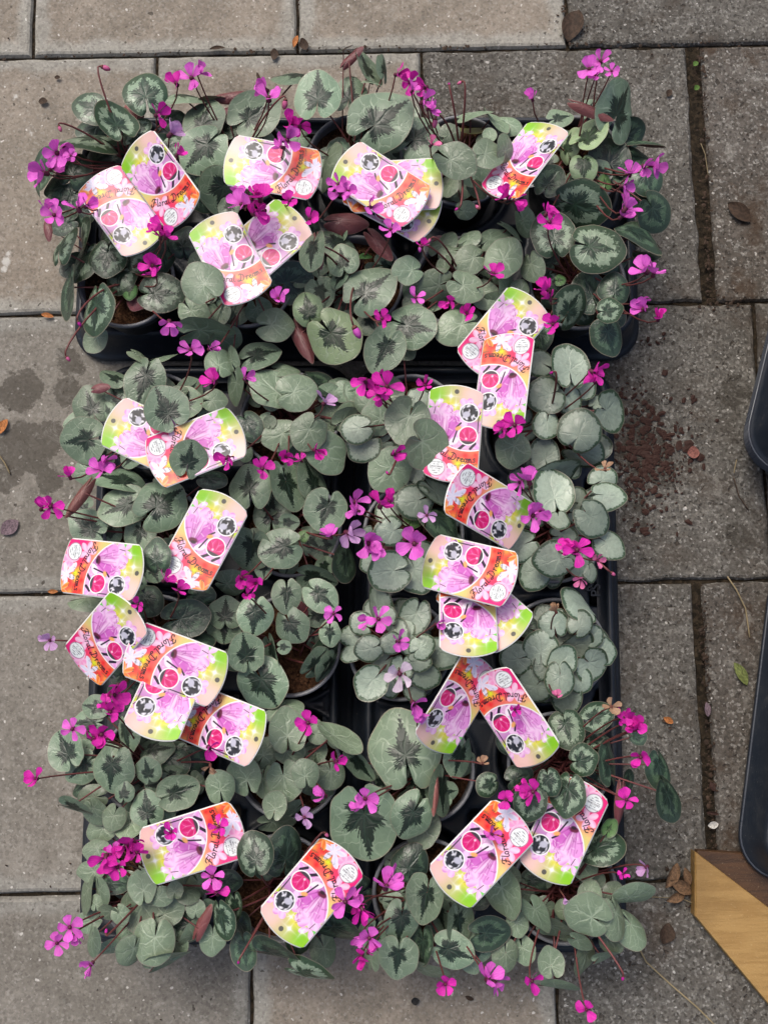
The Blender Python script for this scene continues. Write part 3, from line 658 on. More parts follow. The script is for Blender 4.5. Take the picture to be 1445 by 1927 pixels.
# x y half-length half-width tip-direction kind level
lf('''
273 173 43 40 100 M 2; 170 202 38 30 150 M 2; 218 226 45 33 115 M 3; 160 262 58 32 190 M 2; 82 320 46 26 90 D 1; 200 301 45 38 200 D 0; 258 262 25 20 40 M 1
140 320 32 34 60 D 1; 350 182 40 25 0 T 1; 250 214 27 20 270 U 0; 330 228 25 22 0 D 0; 128 372 28 24 200 D 0; 185 345 30 26 90 D 0
119 461 38 22 75 M 2; 157 441 34 17 90 M 1; 157 495 40 30 250 M 1; 202 488 35 34 265 M 2; 248 470 17 18 270 M 1; 263 495 23 19 200 M 1; 227 524 30 28 250 M 1
244 549 16 14 270 G 1; 304 551 43 37 0 M 2; 182 584 48 33 262 M 3; 132 553 50 18 265 D 1; 213 439 24 22 90 D 0; 304 474 36 26 300 D 1; 348 453 32 28 90 D 1; 90 432 22 8 280 U 0
384 226 46 39 75 T 1; 382 283 48 47 222 T 2; 481 215 50 43 35 T 2; 597 178 52 42 90 T 3; 555 143 42 23 170 T 1; 445 180 42 12 5 U 1; 400 187 32 14 0 S 0; 418 360 38 42 260 T 1; 382 364 28 35 240 D 0
380 529 42 38 120 S 5; 367 590 33 26 310 S 2; 415 588 21 20 300 S 1; 390 623 50 16 0 S 2; 519 611 34 32 0 S 2; 548 532 42 32 20 D 0; 490 668 38 28 20 T 1; 587 472 37 25 260 T 5; 599 470 36 9 278 U 5
638 460 42 28 330 T 1; 604 551 32 28 290 T 1; 579 580 31 27 100 L 2; 630 634 51 47 310 L 3; 569 640 46 14 295 U 1; 600 500 22 18 270 T 0; 425 640 20 30 300 S 0
718 223 63 56 38 T 3; 787 257 46 43 45 T 2; 658 178 38 32 80 T 1; 691 128 38 27 110 T 1; 700 155 19 11 350 T 2; 722 128 26 12 85 T 1; 662 107 28 9 45 U 2; 650 92 16 8 30 D 2
637 281 28 22 90 D 1; 614 315 45 21 260 S 1; 847 252 20 20 30 S 2; 858 303 40 33 330 S 5; 679 260 16 14 0 D 0; 893 213 34 19 0 S 2; 932 227 32 17 310 S 1; 957 235 24 20 330 S 0; 560 260 22 20 200 S 0
920 288 30 30 20 S 5; 951 277 26 17 80 S 5; 921 254 15 13 90 S 2; 890 318 27 30 300 S 2; 893 243 28 15 0 Y 0; 877 396 20 12 350 S 1; 1070 271 33 16 85 L 1; 1109 252 38 25 45 L 3; 1098 315 28 25 270 L 3
1165 207 58 37 60 T 3; 1112 206 45 12 340 U 4; 1214 268 37 10 350 D 1; 1145 298 38 38 110 D 1; 1137 342 15 15 90 G 2; 1217 335 33 31 290 D 1; 1095 387 52 33 345 M 2; 1040 437 46 40 95 M 3
1126 466 50 46 350 M 4; 1231 401 32 36 320 D 1; 1206 443 48 30 340 D 2; 1034 340 32 28 60 D 1; 1054 221 26 20 20 T 1; 962 434 28 14 315 S 2; 986 420 28 16 285 S 1; 1170 330 22 20 0 D 0; 1195 385 25 20 340 D 0
884 489 29 27 200 S 3; 950 482 42 33 60 S 3; 929 447 32 22 30 S 2; 884 449 22 16 40 S 2; 846 472 21 16 180 S 2; 835 458 30 23 60 S 1; 820 537 33 25 200 S 2; 835 499 19 14 90 S 2; 877 541 34 30 330 S 3
911 555 28 26 300 S 1; 860 614 42 33 200 S 2; 953 535 28 15 80 S 1; 977 545 22 18 60 S 1; 1000 503 28 18 280 S 2; 1073 577 42 30 60 M 3; 1112 549 40 36 110 D 2; 1156 540 28 29 80 D 3; 1148 583 25 23 10 M 4; 1145 635 36 30 290 D 2
1054 527 10 11 0 G 1; 1018 635 28 21 290 D 1; 1217 478 26 16 340 D 0; 644 488 30 29 100 T 3; 640 522 24 16 250 T 2; 698 542 52 44 40 T 3; 766 509 28 27 190 S 3; 778 545 24 22 240 S 1; 776 613 46 42 340 T 2
722 660 45 36 245 T 3; 698 609 24 26 300 T 1; 652 418 40 21 0 U 0; 712 459 38 14 310 U 2; 687 482 10 13 270 G 1; 760 655 26 20 300 S 0; 585 440 20 30 0 D 0; 925 500 26 22 0 S 0
268 674 28 9 330 S 1; 309 672 26 8 20 S 1; 272 720 48 37 255 T 2; 313 767 43 41 120 T 5; 172 761 38 35 110 T 1; 155 830 42 43 188 T 2; 214 711 26 18 150 T 1; 222 749 25 21 120 T 1; 189 730 18 9 10 U 2
350 757 32 30 90 T 1; 405 753 23 21 0 S 1; 413 682 28 26 90 S 1; 436 674 23 11 100 S 1; 512 731 45 40 150 S 2; 560 738 37 35 10 S 3; 538 695 26 16 0 S 1; 446 728 35 20 280 S 1; 600 720 32 21 330 D 1
471 803 31 24 300 D 1; 525 819 33 29 200 S 2; 579 815 35 33 240 S 3; 616 852 43 37 310 S 2; 508 794 12 12 90 S 2; 641 728 22 20 0 S 1; 652 786 30 18 40 S 1; 469 913 45 40 100 T 3; 542 915 48 29 285 T 2
587 902 40 28 120 T 1; 400 902 27 20 0 D 1; 612 960 39 38 255 T 3; 513 965 38 34 90 T 1; 544 983 19 16 0 T 2; 471 1035 36 42 250 T 2; 527 1033 40 37 195 T 3; 571 1008 12 11 60 G 2; 355 863 35 33 80 T 5
303 948 50 48 42 T 3; 230 952 45 37 205 T 2; 226 902 45 26 160 T 1; 164 886 26 24 200 S 1; 150 935 44 11 240 U 3; 164 990 40 31 150 T 1; 263 1006 32 30 260 T 1; 295 1044 33 26 100 D 5; 434 1098 30 21 0 S 1
596 1089 38 23 340 T 1; 540 1122 32 28 270 T 3; 604 1122 35 28 320 T 3; 480 1160 36 33 265 T 3; 550 1178 34 31 300 T 3; 621 1193 24 20 270 T 3; 351 1164 44 34 10 D 2; 280 1131 30 26 300 D 1; 172 1131 42 11 350 S 0
425 1152 30 33 90 T 1; 650 1060 36 19 270 D 1; 367 1203 36 21 0 D 1; 463 1227 36 33 100 T 3; 496 1287 48 42 300 T 2; 421 1175 34 34 270 T 0; 535 1218 13 13 0 T 3; 513 1229 35 15 290 T 1; 596 1248 32 15 50 T 2
616 1255 32 14 240 T 1; 620 1215 36 20 60 D 1; 345 1040 26 22 0 D 0; 440 1240 26 22 180 D 0; 600 1160 26 20 0 T 0; 380 1120 26 20 0 D 0
542 1372 41 34 95 S 2; 535 1333 35 21 0 S 1; 500 1416 29 23 60 S 1; 459 1459 35 31 110 S 2; 415 1480 30 26 100 S 3; 538 1470 36 34 280 S 3; 496 1472 30 23 270 S 1; 575 1455 26 25 100 S 4; 621 1457 28 27 280 S 2
546 1411 28 26 0 S 1; 600 1382 19 18 0 S 1; 517 1515 26 22 80 S 4; 521 1546 34 17 0 S 2; 640 1388 46 14 322 S 3; 124 1411 37 35 120 T 2; 153 1445 35 29 220 T 1; 212 1447 43 40 262 T 3; 239 1382 37 25 290 T 2
278 1449 25 24 100 T 3; 297 1409 32 21 0 T 1; 326 1432 33 26 340 D 1; 336 1490 39 32 20 T 3; 276 1521 33 31 100 T 3; 234 1490 19 18 90 T 3; 143 1519 33 17 340 T 3; 214 1540 25 22 250 S 2; 180 1528 27 22 300 S 1
243 1557 24 27 270 S 1; 309 1528 24 20 320 S 1; 479 1605 39 33 98 M 5; 538 1602 45 34 82 D 3; 363 1432 30 26 0 D 0; 367 1474 22 18 300 S 1; 160 1480 26 18 200 D 0; 300 1478 26 22 180 T 1
268 1668 31 26 100 S 3; 218 1662 26 18 0 D 1; 189 1678 28 17 280 S 2; 164 1683 36 11 260 S 1; 182 1699 15 13 90 S 2; 205 1716 19 14 170 S 3; 228 1722 19 17 300 S 3; 263 1712 39 36 250 S 2; 305 1687 23 18 0 S 3
330 1674 16 15 90 S 3; 355 1683 21 14 350 S 2; 317 1716 31 25 20 S 2; 369 1710 17 18 90 S 2; 347 1741 36 29 200 D 1; 380 1737 36 11 62 U 2; 366 1757 30 16 50 S 1; 419 1732 36 21 282 M 3; 442 1707 26 16 280 M 2
288 1774 41 38 262 S 3; 174 1770 28 17 262 S 3; 247 1790 30 23 250 S 3; 317 1803 42 18 20 S 2; 205 1786 26 16 200 S 1; 583 1832 45 27 330 M 2; 521 1795 50 25 350 D 2; 434 1658 22 20 0 D 1; 639 1750 46 29 332 D 2
500 1640 20 16 200 D 0; 300 1620 26 20 100 S 0; 240 1750 24 20 220 S 1; 455 1745 26 18 290 D 0
760 1408 73 66 100 T 3; 789 1470 46 31 290 T 1; 687 1548 68 63 278 T 2; 774 1536 45 37 240 T 3; 794 1560 40 31 250 S 1; 832 1487 46 22 268 T 2; 818 1490 42 8 266 U 3; 864 1425 38 27 250 T 2; 677 1440 36 23 310 T 1
779 1163 36 29 250 R 2; 745 1192 29 22 90 R 2; 692 1221 26 25 200 R 3; 680 1173 23 22 150 R 2; 760 1182 21 20 90 R 2; 735 1211 23 20 200 R 3; 794 1216 25 23 40 R 3; 770 1213 20 20 300 R 2; 799 1270 32 26 330 R 2
832 1231 33 30 340 R 1; 697 1286 34 31 230 R 3; 755 1260 26 22 260 R 2; 721 1247 22 20 220 R 2; 711 1136 36 23 110 R 1; 660 1197 23 20 180 R 1; 790 1245 22 20 0 R 3; 735 1290 24 20 270 R 1; 780 1300 22 20 290 R 1; 725 1160 20 20 120 R 3
1089 1136 40 26 150 R 2; 1041 1173 26 28 100 R 3; 1092 1173 26 23 60 R 3; 1138 1226 24 26 350 R 1; 968 1240 27 30 190 R 2; 1017 1221 35 33 90 R 3; 1084 1216 35 26 20 R 2; 1113 1252 30 34 320 R 2; 1060 1242 30 27 40 R 3
1053 1279 33 27 270 R 4; 1002 1294 29 34 230 R 2; 1065 1308 35 26 280 R 1; 1113 1197 23 22 30 R 2; 988 1178 22 20 150 D 0; 1060 1195 22 20 90 R 2; 1025 1255 26 22 250 R 3; 1090 1280 26 24 300 R 2
1067 1374 36 33 285 M 3; 1123 1349 33 27 20 M 2; 1123 1391 23 15 0 M 1; 1099 1429 27 29 10 M 4; 1145 1434 42 19 95 D 2; 1240 1449 37 21 280 D 3; 1257 1505 41 31 295 D 4; 917 1478 22 22 200 M 4; 978 1463 26 23 20 D 3
1034 1473 25 21 280 M 5; 997 1512 33 30 250 M 5; 1067 1497 40 28 262 M 5; 1147 1558 18 14 60 G 3; 1133 1594 41 20 18 M 3; 1167 1512 42 10 265 U 2; 1200 1386 18 16 0 D 1; 1099 1633 20 24 270 S 1; 1180 1470 22 16 80 D 1
799 1692 46 32 252 T 4; 755 1736 40 31 262 T 3; 748 1804 40 36 262 T 3; 828 1721 33 19 290 T 2; 864 1738 38 28 280 T 2; 922 1755 40 33 0 D 2; 852 1789 40 33 340 T 3; 796 1779 36 19 270 D 2; 949 1683 46 34 290 S 2
1012 1721 36 23 295 S 3; 1046 1746 33 21 335 S 2; 1106 1721 43 38 155 S 4; 1157 1729 38 26 280 S 3; 1191 1687 41 26 20 S 2; 1189 1750 36 26 300 S 1; 1109 1683 26 22 60 S 2; 1092 1772 23 16 340 S 3; 1060 1712 15 18 180 S 2
1036 1809 28 24 100 S 3; 1099 1804 33 22 255 S 1; 1051 1857 37 18 350 S 2; 1138 1799 26 12 20 S 1; 973 1741 23 21 280 S 1; 808 1828 36 15 340 S 1; 886 1813 22 18 300 S 1; 774 1624 36 33 60 D 1; 1007 1658 26 22 0 D 0
697 1799 26 16 100 S 1; 663 1683 38 34 200 D 0; 900 1690 24 20 0 D 0; 870 1770 24 20 300 T 0
764 794 44 40 250 S 5; 803 840 40 45 330 S 5; 731 886 42 39 230 S 2; 710 786 30 32 150 S 2; 671 807 30 28 190 R 3; 683 840 32 31 220 R 2; 712 836 28 26 200 R 1; 689 757 23 21 120 S 2; 666 736 21 20 130 S 1; 646 736 22 20 180 S 1
650 786 25 17 40 S 2; 779 886 26 23 280 R 1; 779 944 34 32 200 R 2; 826 927 41 26 320 R 1; 789 749 22 20 0 R 1; 733 1000 28 27 200 R 3; 737 1031 26 24 240 S 1; 830 985 43 26 320 D 2; 731 1075 38 38 190 R 3; 783 1081 38 35 290 R 2
779 973 21 18 60 G 1; 745 915 24 22 260 R 1; 760 860 26 24 0 R 1; 700 1060 24 22 200 R 1; 745 770 22 22 90 R 1; 800 1040 24 22 0 R 1
1015 682 28 26 150 R 2; 1071 688 41 36 95 R 3; 1026 745 34 36 200 R 3; 1069 751 29 27 300 R 2; 1028 799 28 25 260 R 3; 1092 809 39 40 60 R 4; 1148 776 29 39 350 R 2; 965 848 33 33 262 S 3; 1024 857 33 27 100 R 2
1050 890 45 24 20 R 2; 1098 852 39 28 340 R 1; 1040 923 46 37 100 R 3; 1050 979 19 22 270 R 4; 1115 977 36 33 320 R 3; 1146 933 33 28 0 R 3; 1135 902 29 26 30 R 1; 1148 1027 32 27 330 R 2; 1040 1052 38 34 190 R 4
974 1027 36 31 200 R 2; 400 1770 30 24 270 S 1; 460 1790 34 22 280 D 1; 560 1770 28 24 270 D 1; 610 1790 30 22 290 S 0; 330 1778 28 24 260 S 1; 950 1800 30 24 270 S 1; 985 1790 26 22 280 S 0; 900 1785 30 26 260 T 1; 1150 1770 28 22 310 S 1; 170 1640 26 20 190 S 1; 165 1735 26 20 200 S 0; 175 1500 28 22 190 S 1; 165 1360 30 24 180 T 0; 180 1600 26 20 180 S 1; 700 1760 30 26 250 T 1; 230 1310 30 24 150 D 1; 180 1330 26 22 170 T 0; 175 240 34 28 200 D 0; 112 352 30 26 200 D 0; 150 400 30 26 210 D 0; 140 500 30 24 200 D 0; 120 420 28 24 190 D 0; 1190 300 34 28 20 D 0; 1210 380 32 28 0 D 0; 1200 440 30 26 340 D 0; 1185 250 32 24 30 D 0; 420 235 34 28 100 T 0; 760 215 30 26 80 T 0; 1150 590 30 24 320 D 0; 180 640 26 22 230 S 0; 150 800 30 26 180 T 0; 190 860 28 24 200 T 0; 150 960 30 26 190 T 0; 1120 840 30 26 0 R 0; 1130 940 30 26 0 R 0; 150 1420 30 26 190 T 0; 190 1560 30 24 200 S 0; 1007 1077 36 29 250 R 2; 1000 970 26 24 180 R 1; 1085 940 26 24 60 R 1; 1090 1065 26 22 290 R 1; 1100 730 24 22 30 R 1; 980 900 24 20 180 R 0; 1060 1010 26 22 0 R 1
''')
for i, (x, y, a, b, an, k, lv) in enumerate(L):
    add_leaf(x, y, a, b, an, k, lv, i)
# low filler leaves close to the crown
for pi, (px, py, kinds, _) in enumerate(POTS):
    n = {5:1, 15:2, 19:1, 9:3, 7:3}.get(pi, 8)
    for q in range(n):
        a = random.random()*6.28; rr = random.uniform(45, 88)
        add_leaf(px+rr*math.cos(a), py-rr*math.sin(a)*.95, random.uniform(19, 30), random.uniform(18, 27), math.degrees(a)+random.gauss(0, 25), random.choice(kinds), 0, pot=pi, zoff=-.004)

for pi, (px, py, kinds, _) in enumerate(POTS):
    for q in range({5:1, 15:2, 19:1}.get(pi, 6)):
        a = random.random()*6.28; rr = random.uniform(40, 108)
        add_leaf(px+rr*math.cos(a), py-rr*math.sin(a)*.95, random.uniform(14, 23), random.uniform(12, 21), math.degrees(a)+random.gauss(0, 40), random.choice(kinds+'U' if q == 0 else kinds), random.choice([0, 1, 1]), pot=pi)

# ------------------------------------------------------------------ flowers
def petal_mesh(kind, var):
    rnd = random.Random(var*13+5); nu, nv = 5, 9; V = []; Fc = []
    bend = [.55, .25, .9, .4][var % 4]; tw = [.6, -.45, .9, .25][var % 4]; wd = [.20, .235, .17, .25][var % 4]
    for j in range(nv):
        t = j/(nv-1); wv = wd*(.30+1.0*math.sin(min(t*1.12, 1)**1.15*math.pi*.56))*(1-.88*max(0, (t-.72)/.28)**2.2)
        ang = bend*(t-.1)**2; y = .08+.92*t*math.cos(ang*.6); z0 = .35*bend*t*t-(.25*max(0, t-.6))*bend
        for i in range(nu):
            s = (i/(nu-1)-.5)*2; x = s*wv; zz = z0+.22*wv*s*s+tw*t*x*.8+.02*math.sin(6*t+s*2)
            V.append((x+.10*tw*t*t, y, zz))
    for j in range(nv-1):
        for i in range(nu-1):
            a = j*nu+i; Fc.append((a, a+1, a+1+nu, a+nu))
    return mesh('petal', V, Fc, PM[kind])
PET = {(k, v): petal_mesh(k, v) for k in PM for v in range(4)}
prof = [(.0001,.16),(.06,.15),(.12,.10),(.15,.02),(.14,-.10),(.17,-.22),(.10,-.30),(.0001,-.32)]
V, Fc = lathe(prof, 10); core_me = mesh('flower', V, Fc, M_EYE)
core_me2 = mesh('flower', V, Fc, M_CALYX)
prof = [(.0001,-1.0),(.16,-.9),(.30,-.62),(.34,-.3),(.25,.02),(.2,.06)]
V, Fc = lathe(prof, 10); BUDP = {k: mesh('petal', V, Fc, PM[k]) for k in ('m', 'l', 'k')}
V, Fc = lathe([(.22,.02),(.27,.0),(.25,.15),(.13,.28),(.0001,.32)], 10); cal_me = mesh('flower_bud', V, Fc, M_CALYX)
def add_flower(px, py, r, k, sx=None, sy=None, z=.178, tilt=None, pot=None):
    p0 = P(px, py, RIMZ); pi = nearest_pot(p0) if pot is None else pot
    d = (Vector((plants[pi].location.x, plants[pi].location.y, 0))-Vector((p0.x, p0.y, 0))).length
    z = z-max(0, d-.06)*.55+random.uniform(-.004, .004)
    p = P(px, py, z); s = r*mpp(py, z)*1.20
    tl = random.choice([.15, .3, .5, .8, 1.0]) if tilt is None else tilt
    az = random.random()*6.28
    q = Matrix.Rotation(az, 4, 'Z') @ Matrix.Rotation(tl, 4, 'X') @ Matrix.Rotation(random.random()*6.28, 4, 'Z')
    W = Matrix.Translation(p) @ q @ Matrix.Scale(s, 4)
    o = bpy.data.objects.new('flower', core_me if k != 'w' else core_me2); col.objects.link(o); o.parent = plants[pi]
    o.matrix_basis = Matrix.Translation(-plants[pi].location) @ W
    up = random.uniform(.05, .6)+tl*.35
    for i in range(5):
        e = obj('petal', PET[(k, random.randrange(4))], o)
        ww = random.uniform(.85, 1.2)
        e.matrix_basis = Matrix.Rotation(2*math.pi*i/5+random.gauss(0, .2), 4, 'Z') @ Matrix.Translation((0, .05, 0)) @ Matrix.Rotation(up+random.gauss(0, .28), 4, 'X') @ Matrix.Rotation(random.gauss(.25, .2), 4, 'Y') @ Matrix.Diagonal((ww*1.12, random.uniform(.85, 1.05), 1, 1))
    add_stalk(o, W, pi, p+Vector((0, 0, -.001))-q.to_3x3() @ Vector((0, 0, s*.2)), .00085, hook=True)
def add_bud(px, py, r, k='m', dirdeg=270, z=.172):
    p0 = P(px, py, RIMZ); pi = nearest_pot(p0); d = (plants[pi].location-p0); d.z = 0
    z -= max(0, d.length-.06)*.5
    p = P(px, py, z); s = r*mpp(py, z)*1.15
    a = R(dirdeg); v = Vector((math.cos(a)*.9, math.sin(a)*.9, -.4)).normalized()
    q = (-v).to_track_quat('Z', 'Y').to_matrix().to_4x4()
    W = Matrix.Translation(p) @ q @ Matrix.Scale(s, 4)
    o = bpy.data.objects.new('flower_bud', cal_me); col.objects.link(o); o.parent = plants[pi]; o.matrix_basis = Matrix.Translation(-plants[pi].location) @ W
    e = obj('petal', BUDP[k], o)
    rt = plants[pi].location; base = Vector((rt.x, rt.y, .086)); top = p-v*s*.3
    dh = top-base
    pts = bez(base, base+Vector((dh.x*.3, dh.y*.3, dh.z*.8)), top-v*s*1.3+Vector((0, 0, .002)), top, 9)
    V, Fc = tube(pts, [.0011-.00003*i for i in range(9)], 6)
    t = bpy.data.objects.new('stalk', mesh('stalk', V, Fc, M_STALK)); col.objects.link(t); parent_keep(t, o, W)
FL = '''298 216 23 m;108 288 27 l;84 326 28 l;134 293 13 l;322 252 26 p;335 290 19 m;103 405 25 l;148 392 26 l;332 157 21 m;361 147 25 l
305 428 25 m;312 445 20 m;288 500 24 m;319 607 22 l;506 184 27 l;547 235 24 m;541 264 25 l;455 385 25 l;490 372 28 m;480 402 24 m;545 378 18 m;583 412 18 m;524 562 21 l
641 363 25 l;655 360 18 l;697 390 21 l;748 140 21 m;772 155 22 m;800 165 21 m;797 192 24 l;776 170 16 l;812 272 18 k;735 432 20 l;795 463 14 m;782 560 19 l;719 600 18 m
844 568 18 m;878 590 21 m;1001 186 17 l;1108 130 22 l;1130 115 21 l;1150 134 14 l;1120 142 15 l;955 370 25 m;1033 418 24 m;1228 312 24 l;1185 326 23 l;1172 350 20 l;1177 392 27 l
1213 510 28 l;1210 582 24 l;1238 600 20 m;928 515 21 m;1030 545 24 m;1040 610 21 m;359 658 21 l;396 657 19 l;403 718 23 m;462 712 18 l;612 757 22 p;132 897 19 m;193 884 26 l
96 953 25 m;427 862 21 m;494 882 21 m;538 860 18 m;566 866 14 m;594 848 21 m;310 1091 19 m;336 1110 19 m;260 1137 14 m;455 1088 22 m;482 1098 20 m;465 1120 14 m;628 1155 18 l;95 1205 19 p
688 718 25 m;728 728 29 m;712 742 18 m;800 725 19 m;742 855 22 m;968 800 25 m;945 808 16 m;667 945 26 l;717 950 27 m;803 970 17 p;655 1003 28 p;692 1022 32 l;622 1008 20 l;780 1023 30 l
995 905 27 l;1002 970 28 l;1085 1035 28 m;1065 1028 18 m;1123 1055 16 k;1092 1090 15 k;1115 700 26 m;1138 882 17 w;750 1207 20 l;712 1165 25 l;752 1268 29 n;778 1325 25 l;822 1175 16 l
215 1308 26 m;208 1340 22 m;200 1325 18 m;137 1372 22 l;192 1382 27 m;180 1398 18 m;68 1465 21 m;580 1360 23 m;633 1433 19 m;395 1408 22 m;396 1442 15 w;610 1497 21 l;687 1503 25 l;573 1538 19 p
322 1566 18 m;412 1556 19 m;238 1592 26 m;200 1615 28 m;222 1632 22 m;258 1604 18 m;218 1605 18 l;400 1650 23 l;408 1680 22 m;132 1745 24 l;108 1775 20 l;172 1815 21 l;727 1668 30 l
650 1697 26 l;682 1712 24 m;695 1765 24 l;680 1800 24 m;838 1852 21 m;918 1840 29 l;1000 1846 22 m;1103 1900 20 m;1188 1358 26 m;1200 1368 20 m;1172 1350 18 m;1205 1425 23 m;1178 1505 20 m
1003 1490 24 m;952 1505 18 m;925 1570 19 l;1215 1632 18 p;1172 1645 11 m;1062 1690 10 p;968 1335 12 m;1048 1310 12 k;1150 1330 16 w;1045 1150 16 w;908 1436 13 w'''
for it in FL.replace('\n', ';').split(';'):
    x, y, r, k = it.split()
    add_flower(float(x), float(y), float(r), k, z=.190)
    if float(r) >= 24 and k in 'ml':
        a_ = random.random()*6.28; add_flower(float(x)+17*math.cos(a_), float(y)+17*math.sin(a_), float(r)*.8, k, z=.184, tilt=1.0)
for (x, y, r, k, d) in ((194,126,13,'k',350),(112,238,9,'k',290),(537,190,14,'k',260),(819,226,13,'k',260),(668,618,19,'l',300),(868,154,8,'k',200),(126,672,9,'k',310),(810,450,8,'k',230),
    (148,606,9,'m',300),(612,1568,9,'k',310),(200,1756,8,'m',90),(450,1808,7,'m',250),(1172,1838,8,'m',260),(900,392,9,'k',120),(862,392,7,'m',200),(1150,1078,9,'k',330),(790,465,9,'l',270),(845,160,6,'m',90),(1040,700,7,'m',200),(730,892,7,'m',120)):
    add_bud(x, y, r, k, d)

# ------------------------------------------------------------------ plant labels
PW, PL, PB = 1.0, 1.55, .125          # print units: width, corner length, bulge of the ends
def label_art(X, Y):
    """linear RGB at print coordinates X 0..1, Y 0..1.55 (ends bulge beyond)"""
    N = X.shape; C = np.zeros(N+(3,))
    def c(*h): return np.array(s2l(h))
    rs = np.random.RandomState(4); _mm = math
    def lay(mask, color): 
        mask = np.clip(mask, 0, 1)[..., None]; C[:] = C*(1-mask)+np.asarray(color)*mask
    def ell(cx, cy, a, b, ang, soft=.02):
        ca, sa = math.cos(R(ang)), math.sin(R(ang)); dx, dy = X-cx, Y-cy
        u = (dx*ca+dy*sa)/a; v = (-dx*sa+dy*ca)/b; d = np.sqrt(u*u+v*v)
        return np.clip((1-d)/soft*min(a, b)+.5, 0, 1), u, v
    def petal(cx, cy, ln, wd, ang, c1, c2, soft=.03):
        # petal starting at (cx,cy) pointing ang
        ca, sa = math.cos(R(ang)), math.sin(R(ang)); dx, dy = X-cx, Y-cy
        t = (dx*ca+dy*sa)/ln; s = (-dx*sa+dy*ca)/wd
        prof = np.clip(np.sin(np.clip(t, 0, 1)**1.25*math.pi), 0, None)**.42
        m_ = np.clip((prof-np.abs(s))*wd/.012, 0, 1)*((t > 0) & (t < 1))
        sh = np.clip(.5+.38*np.sin(s*2.6+t*3), 0, 1)[..., None]
        col_ = np.asarray(c1)*(1-sh)+np.asarray(c2)*sh
        edge = np.clip((np.abs(s)-prof*.72)*5, 0, 1)[..., None]*.6; col_ = col_*(1-edge)+np.array([.95,.8,.95])*edge
        m_ = m_[..., None]; C[:] = C*(1-m_)+col_*m_
    # lower background
    t = np.clip(X*1.15-.05, 0, 1)[..., None]
    C[:] = c(240,60,150)*(1-t)+c(244,112,84)*t
    up = np.clip((Y-.35)/.35, 0, 1)[..., None]; C[:] = C*(1-up)+(c(247,205,150)*(1-.2*t)+0)*up
    lay(np.exp(-((X-.12)**2+(Y-.85)**2)/.03)*.8, c(215,225,150))
    for i in range(16):
        x_, y_, r_ = rs.uniform(.45, 1), rs.uniform(-.08, .42), rs.uniform(.03, .07); lay(np.exp(-((X-x_)**2+(Y-y_)**2)/(r_*r_))*.9, (c(255,190,100), c(238,50,60), c(255,235,215))[i % 3])
    lay(np.exp(-((X-.62)**2+(Y-.22)**2)/.006), c(228,240,60))
    wp, wp2, pk, pk2 = c(255,245,252), c(225,225,245), c(250,170,215), c(255,225,240)
    for a in (20, 95, 160, 225, 300): petal(.22, .42, .20, .06, a, pk, pk2)
    for a in (40, 110, 185, 250, 330): petal(.40, .02, .25, .075, a, pk2, pk)
    for a in (10, 75, 140, 200, 262, 320): petal(.66, .02, .22, .05, a, wp, wp2)
    petal(.62, .10, .22, .055, 150, wp, wp2)
    for a in (60, 130, 200, 350): petal(.93, -.02, .20, .05, a, c(255,215,130), c(245,130,60))
    # upper picture inside the big arc
    rr = np.hypot(X-.75, Y-1.25); IN = (rr < .776) | (Y > 1.25)
    S0 = C.copy()
    g = np.clip((Y-1.0)/.6, 0, 1)[..., None]; h_ = np.clip(X, 0, 1)[..., None]
    C[:] = c(205,150,205)
    top = (c(165,215,40)*(1-h_)+c(246,200,205)*h_); mid = c(240,225,40)
    lay(np.clip((Y-1.0)/.12, 0, 1), c(200,225,50)); m_ = np.clip((Y-1.12)/.3, 0, 1)[..., None]; C[:] = C*(1-m_)+top*m_
    lay(np.exp(-((X-.38)**2+(Y-1.28)**2)/.02)*.95, c(238,228,30)); lay(np.exp(-((X-.78)**2+(Y-1.5)**2)/.04)*.85, c(248,215,210))
    lay(np.exp(-((X-.15)**2+(Y-1.45)**2)/.02)*.9, c(150,210,35)); lay(np.exp(-((X-.05)**2+(Y-1.22)**2)/.008)*.8, c(120,220,140))
    lay(np.clip((1.02-Y)/.2, 0, 1)*(X > .5)*.8, c(235,200,225))
    l1, l2, l3 = c(236,172,230), c(250,222,246), c(222,138,214)
    for (cx, cy, n, ln, wd, a0) in ((.13,1.24,4,.20,.055,50),(.24,1.08,4,.26,.09,70),(.42,1.12,4,.18,.07,100),(.70,1.32,4,.15,.07,50),(.90,1.28,3,.15,.06,40),(.52,1.0,4,.22,.09,80)):
        for q in range(n): petal(cx, cy, ln, wd, a0+q*360/n, l1 if q % 2 else l3, l2)
    petal(.20, .68, .34, .10, 128, l3, l1); petal(.46, .66, .34, .11, 55, c(228,150,220), l2); petal(.26, .66, .46, .14, 108, l1, c(238,180,232)); petal(.40, .66, .46, .14, 74, c(236,165,228), c(214,120,204)); petal(.33, .66, .40, .075, 92, c(216,128,206), l2)
    for (x0, y0, x1, y1) in ((.28,.72,.16,1.08),(.32,.74,.27,1.12),(.38,.74,.45,1.12),(.42,.70,.62,.98),(.24,.70,.06,.95),(.30,.72,.22,1.1),(.36,.75,.36,1.08)):
        vx, vy = x1-x0, y1-y0; tt = np.clip(((X-x0)*vx+(Y-y0)*vy)/(vx*vx+vy*vy), 0, 1); d = np.hypot(X-x0-vx*tt, Y-y0-vy*tt); lay(np.exp(-(d/.012)**2)*.55*(1-tt*.5), c(170,60,160))
